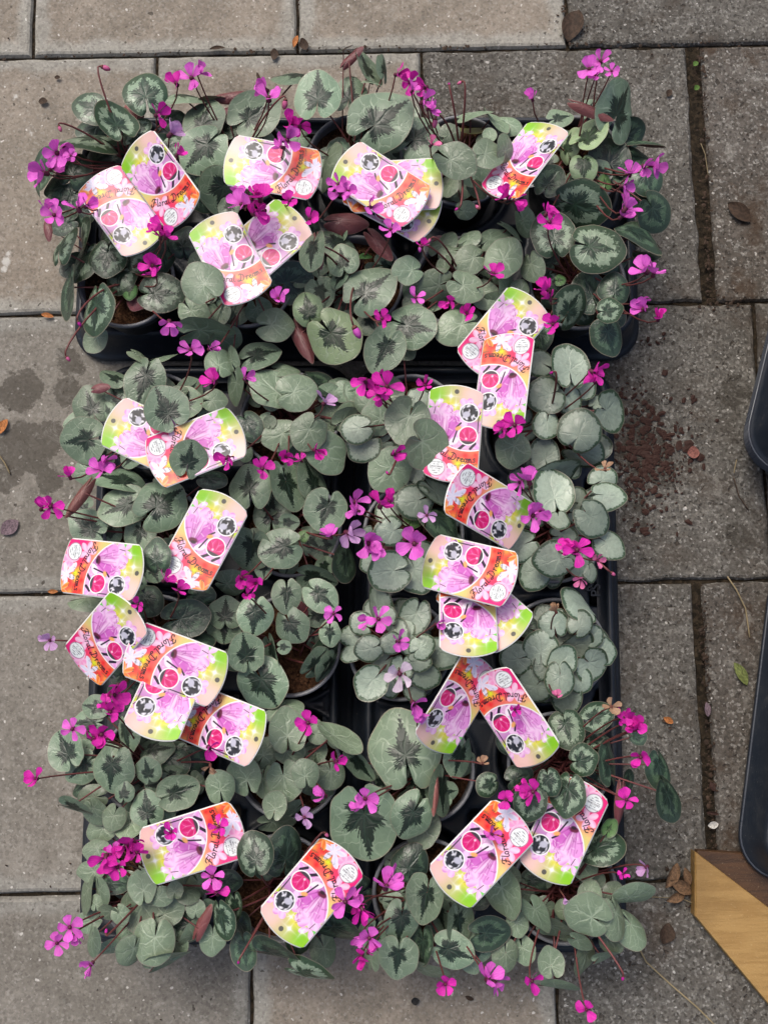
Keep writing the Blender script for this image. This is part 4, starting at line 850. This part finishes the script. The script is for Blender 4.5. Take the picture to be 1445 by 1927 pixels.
    for q in range(60):
        x_, y_ = rs.uniform(.02, .98), rs.uniform(.5, 1.35); ln = rs.uniform(.03, .09); a = rs.uniform(0, 6.28)
        tt = np.clip((X-x_)*_mm.cos(a)+(Y-y_)*_mm.sin(a), 0, ln); d = np.hypot(X-x_-tt*_mm.cos(a), Y-y_-tt*_mm.sin(a)); lay(np.exp(-(d/.009)**2)*.5, c(165,55,150) if q % 2 else c(255,240,252))
    lay(ell(.34, .69, .085, .045, 10)[0]*.95, c(120,20,70)); lay(ell(.36, .66, .05, .03, 10)[0]*.9, c(60,30,45))
    petal(.42, .56, .22, .07, 40, l2, wp); petal(.60, .54, .2, .06, 20, l2, l1); petal(.8, .62, .2, .06, -20, l2, l1)
    for (x0, y0, x1, y1, wdt) in ((.93,.78,.93,1.12,.014),(.50,.62,.56,.84,.018),(.62,.50,.72,.60,.03),(.82,.52,.9,.62,.028),(.86,1.05,.96,1.2,.012),(.12,1.12,.14,1.24,.01),(.55,.9,.62,.98,.02)):
        vx, vy = x1-x0, y1-y0; tt = np.clip(((X-x0)*vx+(Y-y0)*vy)/(vx*vx+vy*vy), 0, 1); d = np.hypot(X-x0-vx*tt, Y-y0-vy*tt); lay(np.clip((wdt-d)/.008, 0, 1), c(70,50,75))
    lay(ell(.58, .88, .06, .035, 30)[0], c(245,190,130))
    for (cx, cy, dark) in ((.755, 1.175, 0), (.762, .757, 1)):
        r_ = np.hypot(X-cx, Y-cy); lay(np.clip((.182-r_)/.006, 0, 1), (.95,.95,.95)); inm = np.clip((.162-r_)/.006, 0, 1)
        sv = C.copy()
        if dark:
            C[:] = c(232,55,150)
            for a in (60, 95, 130, 20, 165): petal(cx-.01, cy-.13, .27, .06, a, c(240,90,170), c(215,30,125))
            lay(np.clip((cy-.09-Y)/.02, 0, 1), c(95,85,95)); lay(ell(cx-.03, cy-.06, .02, .02, 0)[0], c(255,220,235))
        else:
            C[:] = c(70,72,80)
            for q in range(26):
                a = rs.uniform(0, 6.28); q_ = .16*math.sqrt(rs.uniform(0, 1)); lay(ell(cx+q_*math.cos(a), cy+q_*math.sin(a), rs.uniform(.015,.035), rs.uniform(.01,.022), rs.uniform(0,180))[0], c(235,235,242) if rs.rand() > .3 else c(30,32,36))
            lay(ell(cx-.05, cy-.03, .07, .055, 20)[0], c(205,205,218))
        C[:] = sv*(1-inm[..., None])+C*inm[..., None]
    for (x_, y_, s_) in ((.40,1.46,.03),(.20,1.36,.015),(.5,1.3,.012)):
        d = np.hypot(X-x_, Y-y_); lay(np.exp(-(d/s_)**2)*.95, (1,1,1)); lay(np.exp(-np.abs(X-x_)*60-np.abs(Y-y_)*14), (1,1,1)); lay(np.exp(-np.abs(Y-y_)*60-np.abs(X-x_)*14), (1,1,1))
    inn = IN[..., None].astype(float); C[:] = S0*(1-inn)+C*inn
    lay(np.clip((.013-np.abs(rr-.776))/.006, 0, 1)*(Y < 1.25), (.93,.93,.93))
    # stamp
    r_ = np.hypot(X-.235, Y-.135); lay(np.clip((.165-r_)/.006, 0, 1), c(190,160,180)); lay(np.clip((.150-r_)/.006, 0, 1), (.88,.92,.92))
    # pinhole through the card shown by the dark disc
    r_ = np.hypot(X-.503, Y-1.55); lay(np.clip((.047-r_)/.008, 0, 1), c(118,116,108))
    # script lettering on the arc
    import math as _m
    def circ(cx, cy, rx, ry): return [(cx+rx*_m.cos(a*_m.pi/6), cy+ry*_m.sin(a*_m.pi/6)) for a in range(13)]
    G = {'F': [[(-.25,.45),(-.45,.1),(-.1,-.25),(.35,.1),(.75,1.9)],[(-.25,1.35),(0,1.85),(.7,1.95),(1.35,1.75)],[(.25,.95),(1.0,1.05)]],
         'l': [[(.55,1.95),(.25,.25),(.45,0),(.75,.1)]], 'o': [circ(.45,.5,.32,.48)], 'r': [[(.15,.95),(.35,1.0),(.25,0)],[(.3,.6),(.6,1.0),(.9,.85)]],
         'a': [circ(.4,.48,.32,.46),[(.78,1.0),(.68,.15),(.95,.0)]], 'D': [[(.65,1.7),(.35,.05),(-.1,-.25),(-.45,.05),(-.2,.35),(.4,.0),(1.1,.1),(1.5,.9),(1.2,1.7),(.5,2.0),(-.05,1.7)]],
         'e': [[(.12,.45),(.75,.6),(.6,.98),(.25,.85),(.12,.35),(.45,0),(.9,.2)]], 'm': [[(.05,.95),(.15,0)],[(.15,.6),(.42,.98),(.5,0)],[(.5,.6),(.8,.98),(.88,.05),(1.05,.05)]],
         's': [[(.8,.85),(.5,1.0),(.25,.75),(.7,.35),(.5,0),(.1,.1)]]}
    adv = {'F': 1.25, 'l': .72, 'D': 1.75, 'm': 1.25, ' ': 1.0}
    rb = .985; sz = .067; txt = 'Floral Dreams'; tot = sum(adv.get(ch, .98) for ch in txt)
    L_ = _m.radians(56)*rb; k = L_/(tot*sz); ph = _m.radians(-134.5); s = 0
    ink = np.zeros(N)
    dist = np.full(N, 9.0)
    for ch in txt:
        for st in G.get(ch, []):
            q = []
            for (x_, y_) in st:
                an = ph+(s+x_)*sz*k/rb; r2 = rb-y_*sz; q.append((.75+r2*_m.cos(an), 1.25+r2*_m.sin(an)))
            for (x0, y0), (x1, y1) in zip(q, q[1:]):
                vx, vy = x1-x0, y1-y0; tt = np.clip(((X-x0)*vx+(Y-y0)*vy)/(vx*vx+vy*vy+1e-12), 0, 1)
                dist = np.minimum(dist, np.hypot(X-x0-vx*tt, Y-y0-vy*tt))
        s += adv.get(ch, .98)
    lay(np.clip((.0112-dist)/.006, 0, 1), c(22,16,45))
    FONT = dict(zip('abcdefghijklmnopqrstuvwxyz', '25757 44656 02421 11353 02763 34644 07716 44655 40222 10113 45655 22221 05755 06555 02552 06564 03531 05644 03616 26223 05553 05552 05577 05255 05517 07247'.split()))
    FONT.update({'W': '55577', 'T': '72222', 'F': '74644', 'C': '34443', 'H': '55755', 'y': '05531'})
    def small(txt, x0, y0, px_, ang, colr, w=.9):
        ca, sa = _m.cos(ang), _m.sin(ang); n = len(txt)*4
        u = ((X-x0)*ca+(Y-y0)*sa)/px_+n/2; v = (-(X-x0)*sa+(Y-y0)*ca)/px_+2.5
        iu, iv = np.floor(u).astype(int), np.floor(v).astype(int); ok = (iu >= 0) & (iu < n) & (iv >= 0) & (iv < 5)
        bm = np.zeros((n, 5))
        for i, ch in enumerate(txt):
            g_ = FONT.get(ch)
            if g_:
                for r_ in range(5):
                    for b_ in range(3):
                        if int(g_[r_]) >> (2-b_) & 1: bm[i*4+b_, 4-r_] = 1
        m_ = np.zeros(N); m_[ok] = bm[iu[ok], iv[ok]]; lay(m_*w, colr)
    dk = c(50,60,80)
    for q, t_ in enumerate(['Winterharte', 'echte', 'Topfpflanze', 'For flower', 'year on', 'year']): small(t_, .235, .135+.098-q*.039-(.006 if q > 2 else 0), .0052, 0, dk)
    lay((np.abs(Y-.137) < .003)*(np.abs(X-.235) < .12), c(130,110,120))
    small('Cyclamen coum', .74, .215, .0088, R(8), c(120,120,90), .8); small('Hybride', .76, .125, .0088, R(8), c(130,110,90), .8)
    n_ = rs.rand(*N)*.06-.03; C[:] = np.clip(C**1.32*(1+n_[..., None])*.76, 0, .72)
    return C
def label_shapes(w_, bend, tw):
    k = w_/PW; NX, NY = 170, 290
    xs_ = np.linspace(.022, .978, NX+1); V = []; 
    s = xs_*2-1; bul = PB*(1-s**2)-.03*np.clip((np.abs(s)-.86)/.14, 0, 1)**2
    Yt = PL+bul-.02; Yb = -bul+.02
    T = np.linspace(0, 1, NY+1)
    X = np.repeat(xs_[:, None], NY+1, 1); Y = Yb[:, None]*(1-T)+Yt[:, None]*T
    C = label_art(X, Y)
    def Z(x, y): return bend*k*((x-.5)**2*1.2)+tw*k*((y-PL/2)**2)*.5
    co = np.stack([(X-.5)*k, (Y-PL/2)*k, Z(X, Y)+.00035], -1).reshape(-1, 3)
    idx = np.arange((NX+1)*(NY+1)).reshape(NX+1, NY+1)
    Fc = np.stack([idx[:-1,:-1].ravel(), idx[1:,:-1].ravel(), idx[1:,1:].ravel(), idx[:-1,1:].ravel()], 1)
    me = bpy.data.meshes.new('printed_face'); me.vertices.add(len(co)); me.vertices.foreach_set('co', co.astype(np.float32).ravel())
    me.loops.add(Fc.size); me.loops.foreach_set('vertex_index', Fc.astype(np.int32).ravel()); me.polygons.add(len(Fc))
    me.polygons.foreach_set('loop_start', np.arange(0, Fc.size, 4, dtype=np.int32)); me.polygons.foreach_set('use_smooth', np.ones(len(Fc), dtype=bool)); me.update(calc_edges=True)
    at = me.color_attributes.new('print', 'FLOAT_COLOR', 'POINT'); rgba = np.ones((len(co), 4), dtype=np.float32); rgba[:, :3] = C.reshape(-1, 3)
    at.data.foreach_set('color', rgba.ravel()); me.materials.append(M_PRINT)
    # card
    n = 16; m2 = 20; V = []; Fc2 = []
    for zz in (0, -.0005):
        for i in range(n+1):
            x = i/n; s = x*2-1; b = PB*(1-s*s)-.05*max(0, (abs(s)-.86)/.14)**2
            for j in range(m2+1):
                y = (-b)*(1-j/m2)+(PL+b)*(j/m2); V.append(((x-.5)*k, (y-PL/2)*k, Z(x, y)+zz))
    N1 = (n+1)*(m2+1)
    for i in range(n):
        for j in range(m2):
            a = i*(m2+1)+j; q = (a, a+m2+1, a+m2+2, a+1); Fc2.append(q); Fc2.append(tuple(N1+t for t in q)[::-1])
    bd = [i*(m2+1) for i in range(n+1)]+[n*(m2+1)+j for j in range(1, m2+1)]+[i*(m2+1)+m2 for i in range(n-1, -1, -1)]+[j for j in range(m2-1, 0, -1)]
    for a, b in zip(bd, bd[1:]+bd[:1]): Fc2.append((a, a+N1, b+N1, b))
    return me, mesh('plant_label', V, Fc2, M_CARD)
mp_ = NT('printed_card'); at_ = mp_.n('ShaderNodeVertexColor', layer_name='print'); M_PRINT = mp_.fin(at_.outputs[0], .35, None, .4)
mp_ = NT('white_card'); M_CARD = mp_.fin((.62,.62,.60), .45, None, .35)
LW = .0500
LS = [label_shapes(LW, .10, -.04), label_shapes(LW, .02, .06)]
LABELS = [ # x, y, direction of the punched end, width px, corner length px, z, label
 (230,397,-54,100,158,.153,'colourful plant label upside down on the left of the top tray, beside dark marbled leaves'),
 (303,340,126,88,150,.166,'colourful plant label leaning on the upside down one near the top left corner'),
 (513,316,169,104,158,.160,'colourful plant label lying sideways in the top tray, magenta flowers at both edges'),
 (434,487,117,100,165,.164,'colourful plant label with a round silver leaf over its left edge'),
 (493,464,43,108,158,.157,'colourful plant label tucked under its neighbour with the green end pointing up right, top tray'),
 (716,348,146,104,158,.166,'colourful plant label lying over two others in the middle of the top tray'),
 (738,378,-30,104,158,.150,'plant label showing only its yellow green end, sticking out below two others, top tray'),
 (741,350,3,104,158,.156,'plant label almost covered, its yellow green tip sticking out under a pale leaf'),
 (987,301,54,86,164,.163,'narrow looking colourful plant label at the back right of the top tray'),
 (947,629,51,95,150,.158,'colourful plant label partly covered by an upside down one, front of top tray'),
 (948,716,-98,92,150,.166,'upside down colourful plant label between the top tray and lower right tray'),
 (286,826,155,96,156,.158,'colourful plant label with a silver leaf over its top edge, in the lower left tray'),
 (369,842,22,104,152,.165,'colourful plant label with a round dark centred leaf lying on its middle'),
 (853,816,85,99,163,.164,'upright colourful plant label overlapped on its left by big plain leaves'),
 (918,954,-25,96,112,.158,'tilted colourful plant label below the upright one, over the tray gap'),
 (883,1073,163,102,146,.172,'colourful plant label lying on top of two others in the lower right tray'),
 (880,1152,-92,102,142,.165,'upside down colourful plant label in the middle of a pile of three'),
 (910,1142,-46,98,145,.158,'lowest label of the pile of three, its yellow green corner pointing right'),
 (191,1071,-8,104,150,.160,'colourful plant label sticking out over the left edge of the lower left tray'),
 (383,1016,63,105,162,.163,'fully visible colourful plant label standing steeply in the lower left tray'),
 (200,1203,43,100,138,.158,'colourful plant label at the left, partly under the large level one'),
 (331,1250,-20,102,170,.175,'colourful plant label on top of the heap of four at the left'),
 (318,1300,-108,106,152,.167,'colourful plant label in the heap with its green end hanging down'),
 (416,1363,-19,104,152,.160,'lowest right colourful plant label of the heap, a magenta flower on its edge'),
 (859,1325,-122,84,146,.160,'narrow colourful plant label left of the gap in the lower right tray, leaning left'),
 (966,1350,-57,88,144,.160,'narrow colourful plant label right of the gap in the lower right tray, leaning right'),
 (362,1586,197,108,162,.163,'colourful plant label lying sideways near the bottom left with two magenta flowers on it'),
 (587,1679,-131,101,168,.164,'colourful plant label slanting over the bare soil pot at the bottom'),
 (906,1606,-135,110,168,.170,'colourful plant label with one pink flower lying on it, bottom right'),
 (1060,1562,-117,100,165,.158,'colourful plant label under small dark marbled leaves near the bottom right'),
]
STAKE_V, STAKE_F = [], []
for i, (x, y, an, wp_, lp_, z, label) in enumerate(LABELS):
    s = mpp(y, z); full_w = LW; full_l = LW*PL
    rw = min(1, wp_*s/full_w); rl = min(1, lp_*s/full_l)
    scl = max(1.0, wp_*s/full_w*.99)
    p = P(x, y, z); pi = nearest_pot(P(x, y, RIMZ))
    roll = math.acos(max(.80, rw)) if rw < .90 else 0; pitch = math.acos(max(.86, rl)) if rl < .92 else 0
    if i in (6, 7): roll = pitch = 0
    if roll: pitch = 0
    if i in (1, 8, 24): roll = -roll
    dip = (math.sin(abs(roll))*full_w/2+math.sin(abs(pitch))*full_l/2)*.45
    p = P(x, y, z+dip)
    rot = Matrix.Rotation(R(an-90), 4, 'Z') @ Euler((-pitch if i in (14, 15) else pitch, roll, 0)).to_matrix().to_4x4()
    W = Matrix.Translation(p) @ rot @ Matrix.Scale(scl, 4)
    face, card = LS[i % 2]
    o = obj('plant_label', card); o.matrix_basis = W
    obj('printed_face', face, o)
    tag(o, label, 'plant label', 'colourful plant labels among the cyclamens')
    # stake: a strip behind the card bending down into the pot
    rt = plants[pi].location; a = W @ Vector((0, -.005, -.002)); tgt = Vector((rt.x+(p.x-rt.x)*.35, rt.y+(p.y-rt.y)*.35, .075))
    b_ = W @ Vector((0, -.03, -.0025)); mid = b_.lerp(tgt, .3)+Vector((0, 0, -.006))
    V = []; 
    for q in (a, b_, mid, tgt):
        side = (rot.to_3x3() @ Vector((1, 0, 0)))*.003
        for sgn in (-1, 1):
            for dz in (0, -.0006): V.append(q+side*sgn+Vector((0, 0, dz)))
    Fc = []
    for k in range(3):
        o_ = k*4; n_ = o_+4
        for (u_, v_) in ((0, 2), (2, 3), (3, 1), (1, 0)): Fc.append((o_+u_, o_+v_, n_+v_, n_+u_))
    st = bpy.data.objects.new('stake', mesh('stake', V, Fc, M_CARD, False)); col.objects.link(st); parent_keep(st, o, W)

# ------------------------------------------------------------------ litter
def flat(name, c, rough=.7):
    m = NT(name); g = m.n('ShaderNodeTexCoord').outputs['Object']
    return m.fin(m.mix(m.ramp(m.noise(g, 5, 4), .35, .65), c, tuple(x*.45 for x in c)), rough, None, .2)
M_CHIP = flat('red_brown_flake', (.042,.019,.014)); M_BRN = flat('dry_brown', (.055,.034,.022)); M_ORG = flat('dry_orange', (.42,.16,.05)); M_OLV = flat('olive_leaf', (.16,.19,.06))
M_PLUM = flat('plum_petal', (.17,.12,.14)); M_STR = flat('straw', (.30,.24,.14)); M_WHT = flat('pale_speck', (.55,.53,.48)); M_GRN = flat('moss_green', (.08,.16,.03))
def flakes(name, pts, mat, smin, smax, seed, kind='stuff'):
    rnd = random.Random(seed); V = []; Fc = []
    for (x, y) in pts:
        p = P(x, y, 0); s = rnd.uniform(smin, smax)*(rnd.random()**1.5*.8+.35); a0 = rnd.random()*6.28; n = rnd.choice([5, 6, 7]); b = len(V); tx, ty = rnd.uniform(-.35, .35), rnd.uniform(-.35, .35)
        V.append(Vector((p.x, p.y, .0016+s*.25)))
        e = rnd.uniform(.4, 1)
        for k in range(n):
            a = 6.283*k/n; r = s*rnd.uniform(.6, 1.1); lx, ly = r*math.cos(a), r*math.sin(a)*e
            V.append(Vector((p.x+lx*math.cos(a0)-ly*math.sin(a0), p.y+lx*math.sin(a0)+ly*math.cos(a0), .0012+abs(lx*tx+ly*ty))))
        for k in range(n): Fc.append((b, b+1+k, b+1+(k+1) % n))
    o = obj(name, mesh(name, V, Fc, mat, False)); return o
rg = random.Random(3)
pts = []
while len(pts) < 520:
    x, y = rg.gauss(1215, 42), rg.gauss(858, 52)
    pts.append((x, y))
pts += [(rg.gauss(1195, 14), rg.gauss(760, 30)) for _ in range(30)]+[(rg.gauss(1215, 22), rg.gauss(640, 10)) for _ in range(14)]+[(rg.gauss(1205, 8), rg.gauss(990, 20)) for _ in range(14)]
o = flakes('spilled_soil', pts, M_CHIP, .0014, .0066, 1); tag(o, 'patch of red brown bark flakes spilled on the grey pavers right of the trays', 'spilled soil', kind='stuff')
pts = []
def along(x0, y0, x1, y1, n, w_):
    for _ in range(n):
        t = rg.random(); pts.append((x0+(x1-x0)*t+rg.gauss(0, w_), y0+(y1-y0)*t+rg.gauss(0, w_)))
along(1318, 90, 1335, 570, 260, 6); along(1308, 575, 1400, 575, 40, 7); along(1320, 1110, 1340, 1600, 240, 5); along(0, 108, 400, 100, 40, 3); along(420, 95, 800, 92, 60, 4); along(1060, 0, 1070, 80, 30, 3); along(800, 90, 1445, 80, 60, 3); along(1260, 1640, 1305, 1700, 90, 12); along(1040, 40, 1100, 60, 30, 12); along(560, 0, 560, 90, 14, 3)
o = flakes('joint_litter', pts, M_BRN, .0008, .0032, 2); tag(o, 'brown crumbs and bits of leaf gathered in the joints between the pavers', 'litter', kind='stuff')
pts = [(rg.uniform(0, 1445), rg.uniform(0, 1927)) for _ in range(260)]+[(rg.uniform(1150, 1445), rg.uniform(0, 1600)) for _ in range(200)]
o = flakes('ground_crumbs', pts, M_BRN, .0006, .0018, 3); tag(o, 'tiny dark crumbs scattered over the pavers', 'litter', kind='stuff')
pts = [(rg.uniform(0, 1445), rg.uniform(0, 1927)) for _ in range(90)]+[(rg.gauss(1400, 22), rg.gauss(690, 30)) for _ in range(22)]
o = flakes('pale_grit', pts, M_WHT, .0006, .0014, 4); tag(o, 'tiny pale grit scattered over the pavers', 'grit', kind='stuff')
def dry_leaf(px, py, a, b, ang, mat, label, z=.003, name='fallen_leaf', cat='fallen leaf', curl=.35):
    V = []; Fc = []; n, m_ = 12, 5
    for i in range(n+1):
        t = i/n; wv = math.sin(t*math.pi)**.75
        for j in range(m_):
            s = (j/(m_-1)-.5)*2; V.append(((t-.5)*2, s*wv, curl*(s*s*.8*wv)+curl*.5*math.sin(t*3+s)*.5))
    for i in range(n):
        for j in range(m_-1):
            q = i*m_+j; Fc.append((q, q+m_, q+m_+1, q+1))
    s = mpp(py, 0); p = P(px, py, z)
    o = obj(name, mesh(name, V, Fc, mat), None, p, (random.uniform(-.15,.15), random.uniform(-.15,.15), R(ang)), (a*s, b*s, (a+b)/2*s))
    return tag(o, label, cat)
dry_leaf(6, 803, 17, 9, 60, M_ORG, 'small dry orange leaf at the left edge on the stained paver')
dry_leaf(19, 992, 20, 14, 40, M_PLUM, 'fallen plum coloured petal on the paver at the left edge', name='fallen_petal', cat='fallen petal', curl=.15)
dry_leaf(82, 191, 9, 7, 0, M_BRN, 'round brown crumb on the top left paver', name='bark_piece', cat='bark')
dry_leaf(109, 146, 6, 4, 0, M_BRN, 'smaller brown speck above the round crumb on the top left paver', name='bark_piece', cat='bark')
dry_leaf(517, 103, 8, 11, 0, M_BRN, 'brown bark piece on the joint behind the top tray', name='bark_piece', cat='bark')
dry_leaf(572, 84, 9, 12, 20, M_BRN, 'brown bark piece beside an orange one at the upper joint crossing', name='bark_piece', cat='bark')
dry_leaf(556, 78, 14, 5, 75, M_ORG, 'orange brown sliver of leaf standing in the upper joint crossing')
dry_leaf(487, 146, 11, 3, 290, M_BRN, 'thin brown sliver on the paver above the curled red leaf')
dry_leaf(410, 91, 15, 4, 0, M_BRN, 'dark brown strip of leaf lying along the upper joint')
dry_leaf(1077, 48, 32, 20, 70, M_BRN, 'crumpled dark brown leaf on the joint crossing at the top right')
dry_leaf(1390, 400, 28, 15, 320, M_BRN, 'large rotten brown leaf stuck to the weathered paver at the right')
dry_leaf(1258, 175, 8, 6, 60, M_BRN, 'little brown leaf bit above the right end of the top tray')
dry_leaf(1393, 1268, 25, 10, 300, M_OLV, 'olive green fallen leaf on the paver left of the empty tray')
dry_leaf(1257, 1355, 11, 6, 330, M_ORG, 'small orange leaf bit beside the fourth right pot')
dry_leaf(1250, 1356, 6, 4, 0, M_BRN, 'dark crumb touching the small orange leaf bit')
dry_leaf(1330, 1335, 14, 6, 275, M_PLUM, 'purple petal stuck upright in the right paver joint', name='fallen_petal', cat='fallen petal')
dry_leaf(1304, 852, 12, 12, 0, flat('pinkish_flake', (.25,.10,.08)), 'pale reddish flake at the right end of the spilled bark', name='bark_piece', cat='bark')
dry_leaf(1252, 1757, 20, 15, 70, M_BRN, 'dark curled leaf with a yellow tip on the paver by the timber board', curl=.6)
dry_leaf(1340, 1480, 9, 6, 290, M_CHIP, 'dark red brown leaf bit in the right joint above the timber board')
dry_leaf(1341, 1552, 10, 7, 10, M_WHT, 'pale chip in the joint just above the timber board', name='stone_chip', cat='chip')
dry_leaf(1340, 1530, 13, 3, 350, M_CHIP, 'thin dark sliver lying across the joint above the pale chip')
dry_leaf(1260, 1370, 4, 3, 0, M_BRN, 'tiny crumb under the small orange leaf bit')
for q, (x, y, a, b, an) in enumerate(((1262, 1648, 26, 11, 60), (1280, 1668, 24, 12, 330), (1270, 1688, 20, 9, 20), (1292, 1650, 18, 8, 100))):
    dry_leaf(x, y, a, b, an, flat('crumpled_tan', (.17,.10,.055)), ['crumpled tan leaf pointing up in the clump left of the timber board', 'widest crumpled tan leaf in the clump left of the timber board', 'lowest crumpled tan leaf in the clump left of the timber board', 'crumpled tan leaf nearest the timber board corner'][q], z=.006, curl=.7)
dry_leaf(165, 1688, 14, 6, 20, M_CHIP, 'reddish brown leaf bit beside the lower left tray near the bottom joint')
dry_leaf(388, 1878//1, 9, 5, 20, M_BRN, 'dark fleck on the bottom left paver') if False else None
dry_leaf(781, 1884, 8, 7, 10, flat('black_chip', (.02,.02,.02)), 'small black chip on the brown paver at the bottom', name='stone_chip', cat='chip')
dry_leaf(883, 1878, 9, 4, 340, M_BRN, 'brown leaf bit on the paver under the front flowers')
dry_leaf(90, 594, 12, 5, 350, M_ORG, 'orange brown leaf bit in the joint at the left edge')
dry_leaf(100, 1113, 10, 4, 0, M_ORG, 'rust leaf bit in the joint below the stained paver')
def straw(pxs, r, label, mat=M_STR):
    q = [P(x, y, .003+.002*math.sin(i*2)) for i, (x, y) in enumerate(pxs)]
    pp = []
    for i in range(len(q)-1):
        for k in range(4): pp.append(q[i].lerp(q[i+1], k/4))
    pp.append(q[-1]); V, Fc = tube(pp, r, 5); o = obj('straw', mesh('straw', V, Fc, mat)); return tag(o, label, 'straw')
straw([(1368,1085),(1385,1110),(1402,1145),(1410,1200)], .0008, 'pale straw hanging across the paver right of the trays')
straw([(1192,1765),(1215,1810),(1258,1850),(1310,1895),(1345,1930)], .0009, 'long dry stem curving over the bottom right paver')
straw([(1220,1688),(1280,1690),(1330,1712)], .0005, 'thin fibre crossing the clump of crumpled leaves')
straw([(1385,865),(1380,890)], .0006, 'short pale straw near the nested tray stack')
straw([(1380,900),(1390,935),(1408,960)], .0006, 'short dark stem curving near the nested tray stack', M_BRN)
straw([(1318,270),(1326,290),(1332,330)], .0006, 'dry root in the wide right joint')
straw([(0,858),(10,872),(20,892)], .0009, 'yellow dry stalk at the left edge under the orange leaf')
for q, (x, y) in enumerate(((1308, 120), (1310, 165))):
    dry_leaf(x, y, 6, 5, 40, M_GRN, ['tiny green sprout at the top of the wide right joint', 'second tiny green sprout lower in the wide right joint'][q], name='sprout', cat='sprout')
for r_ in plants: r_.empty_display_type = 'PLAIN_AXES'
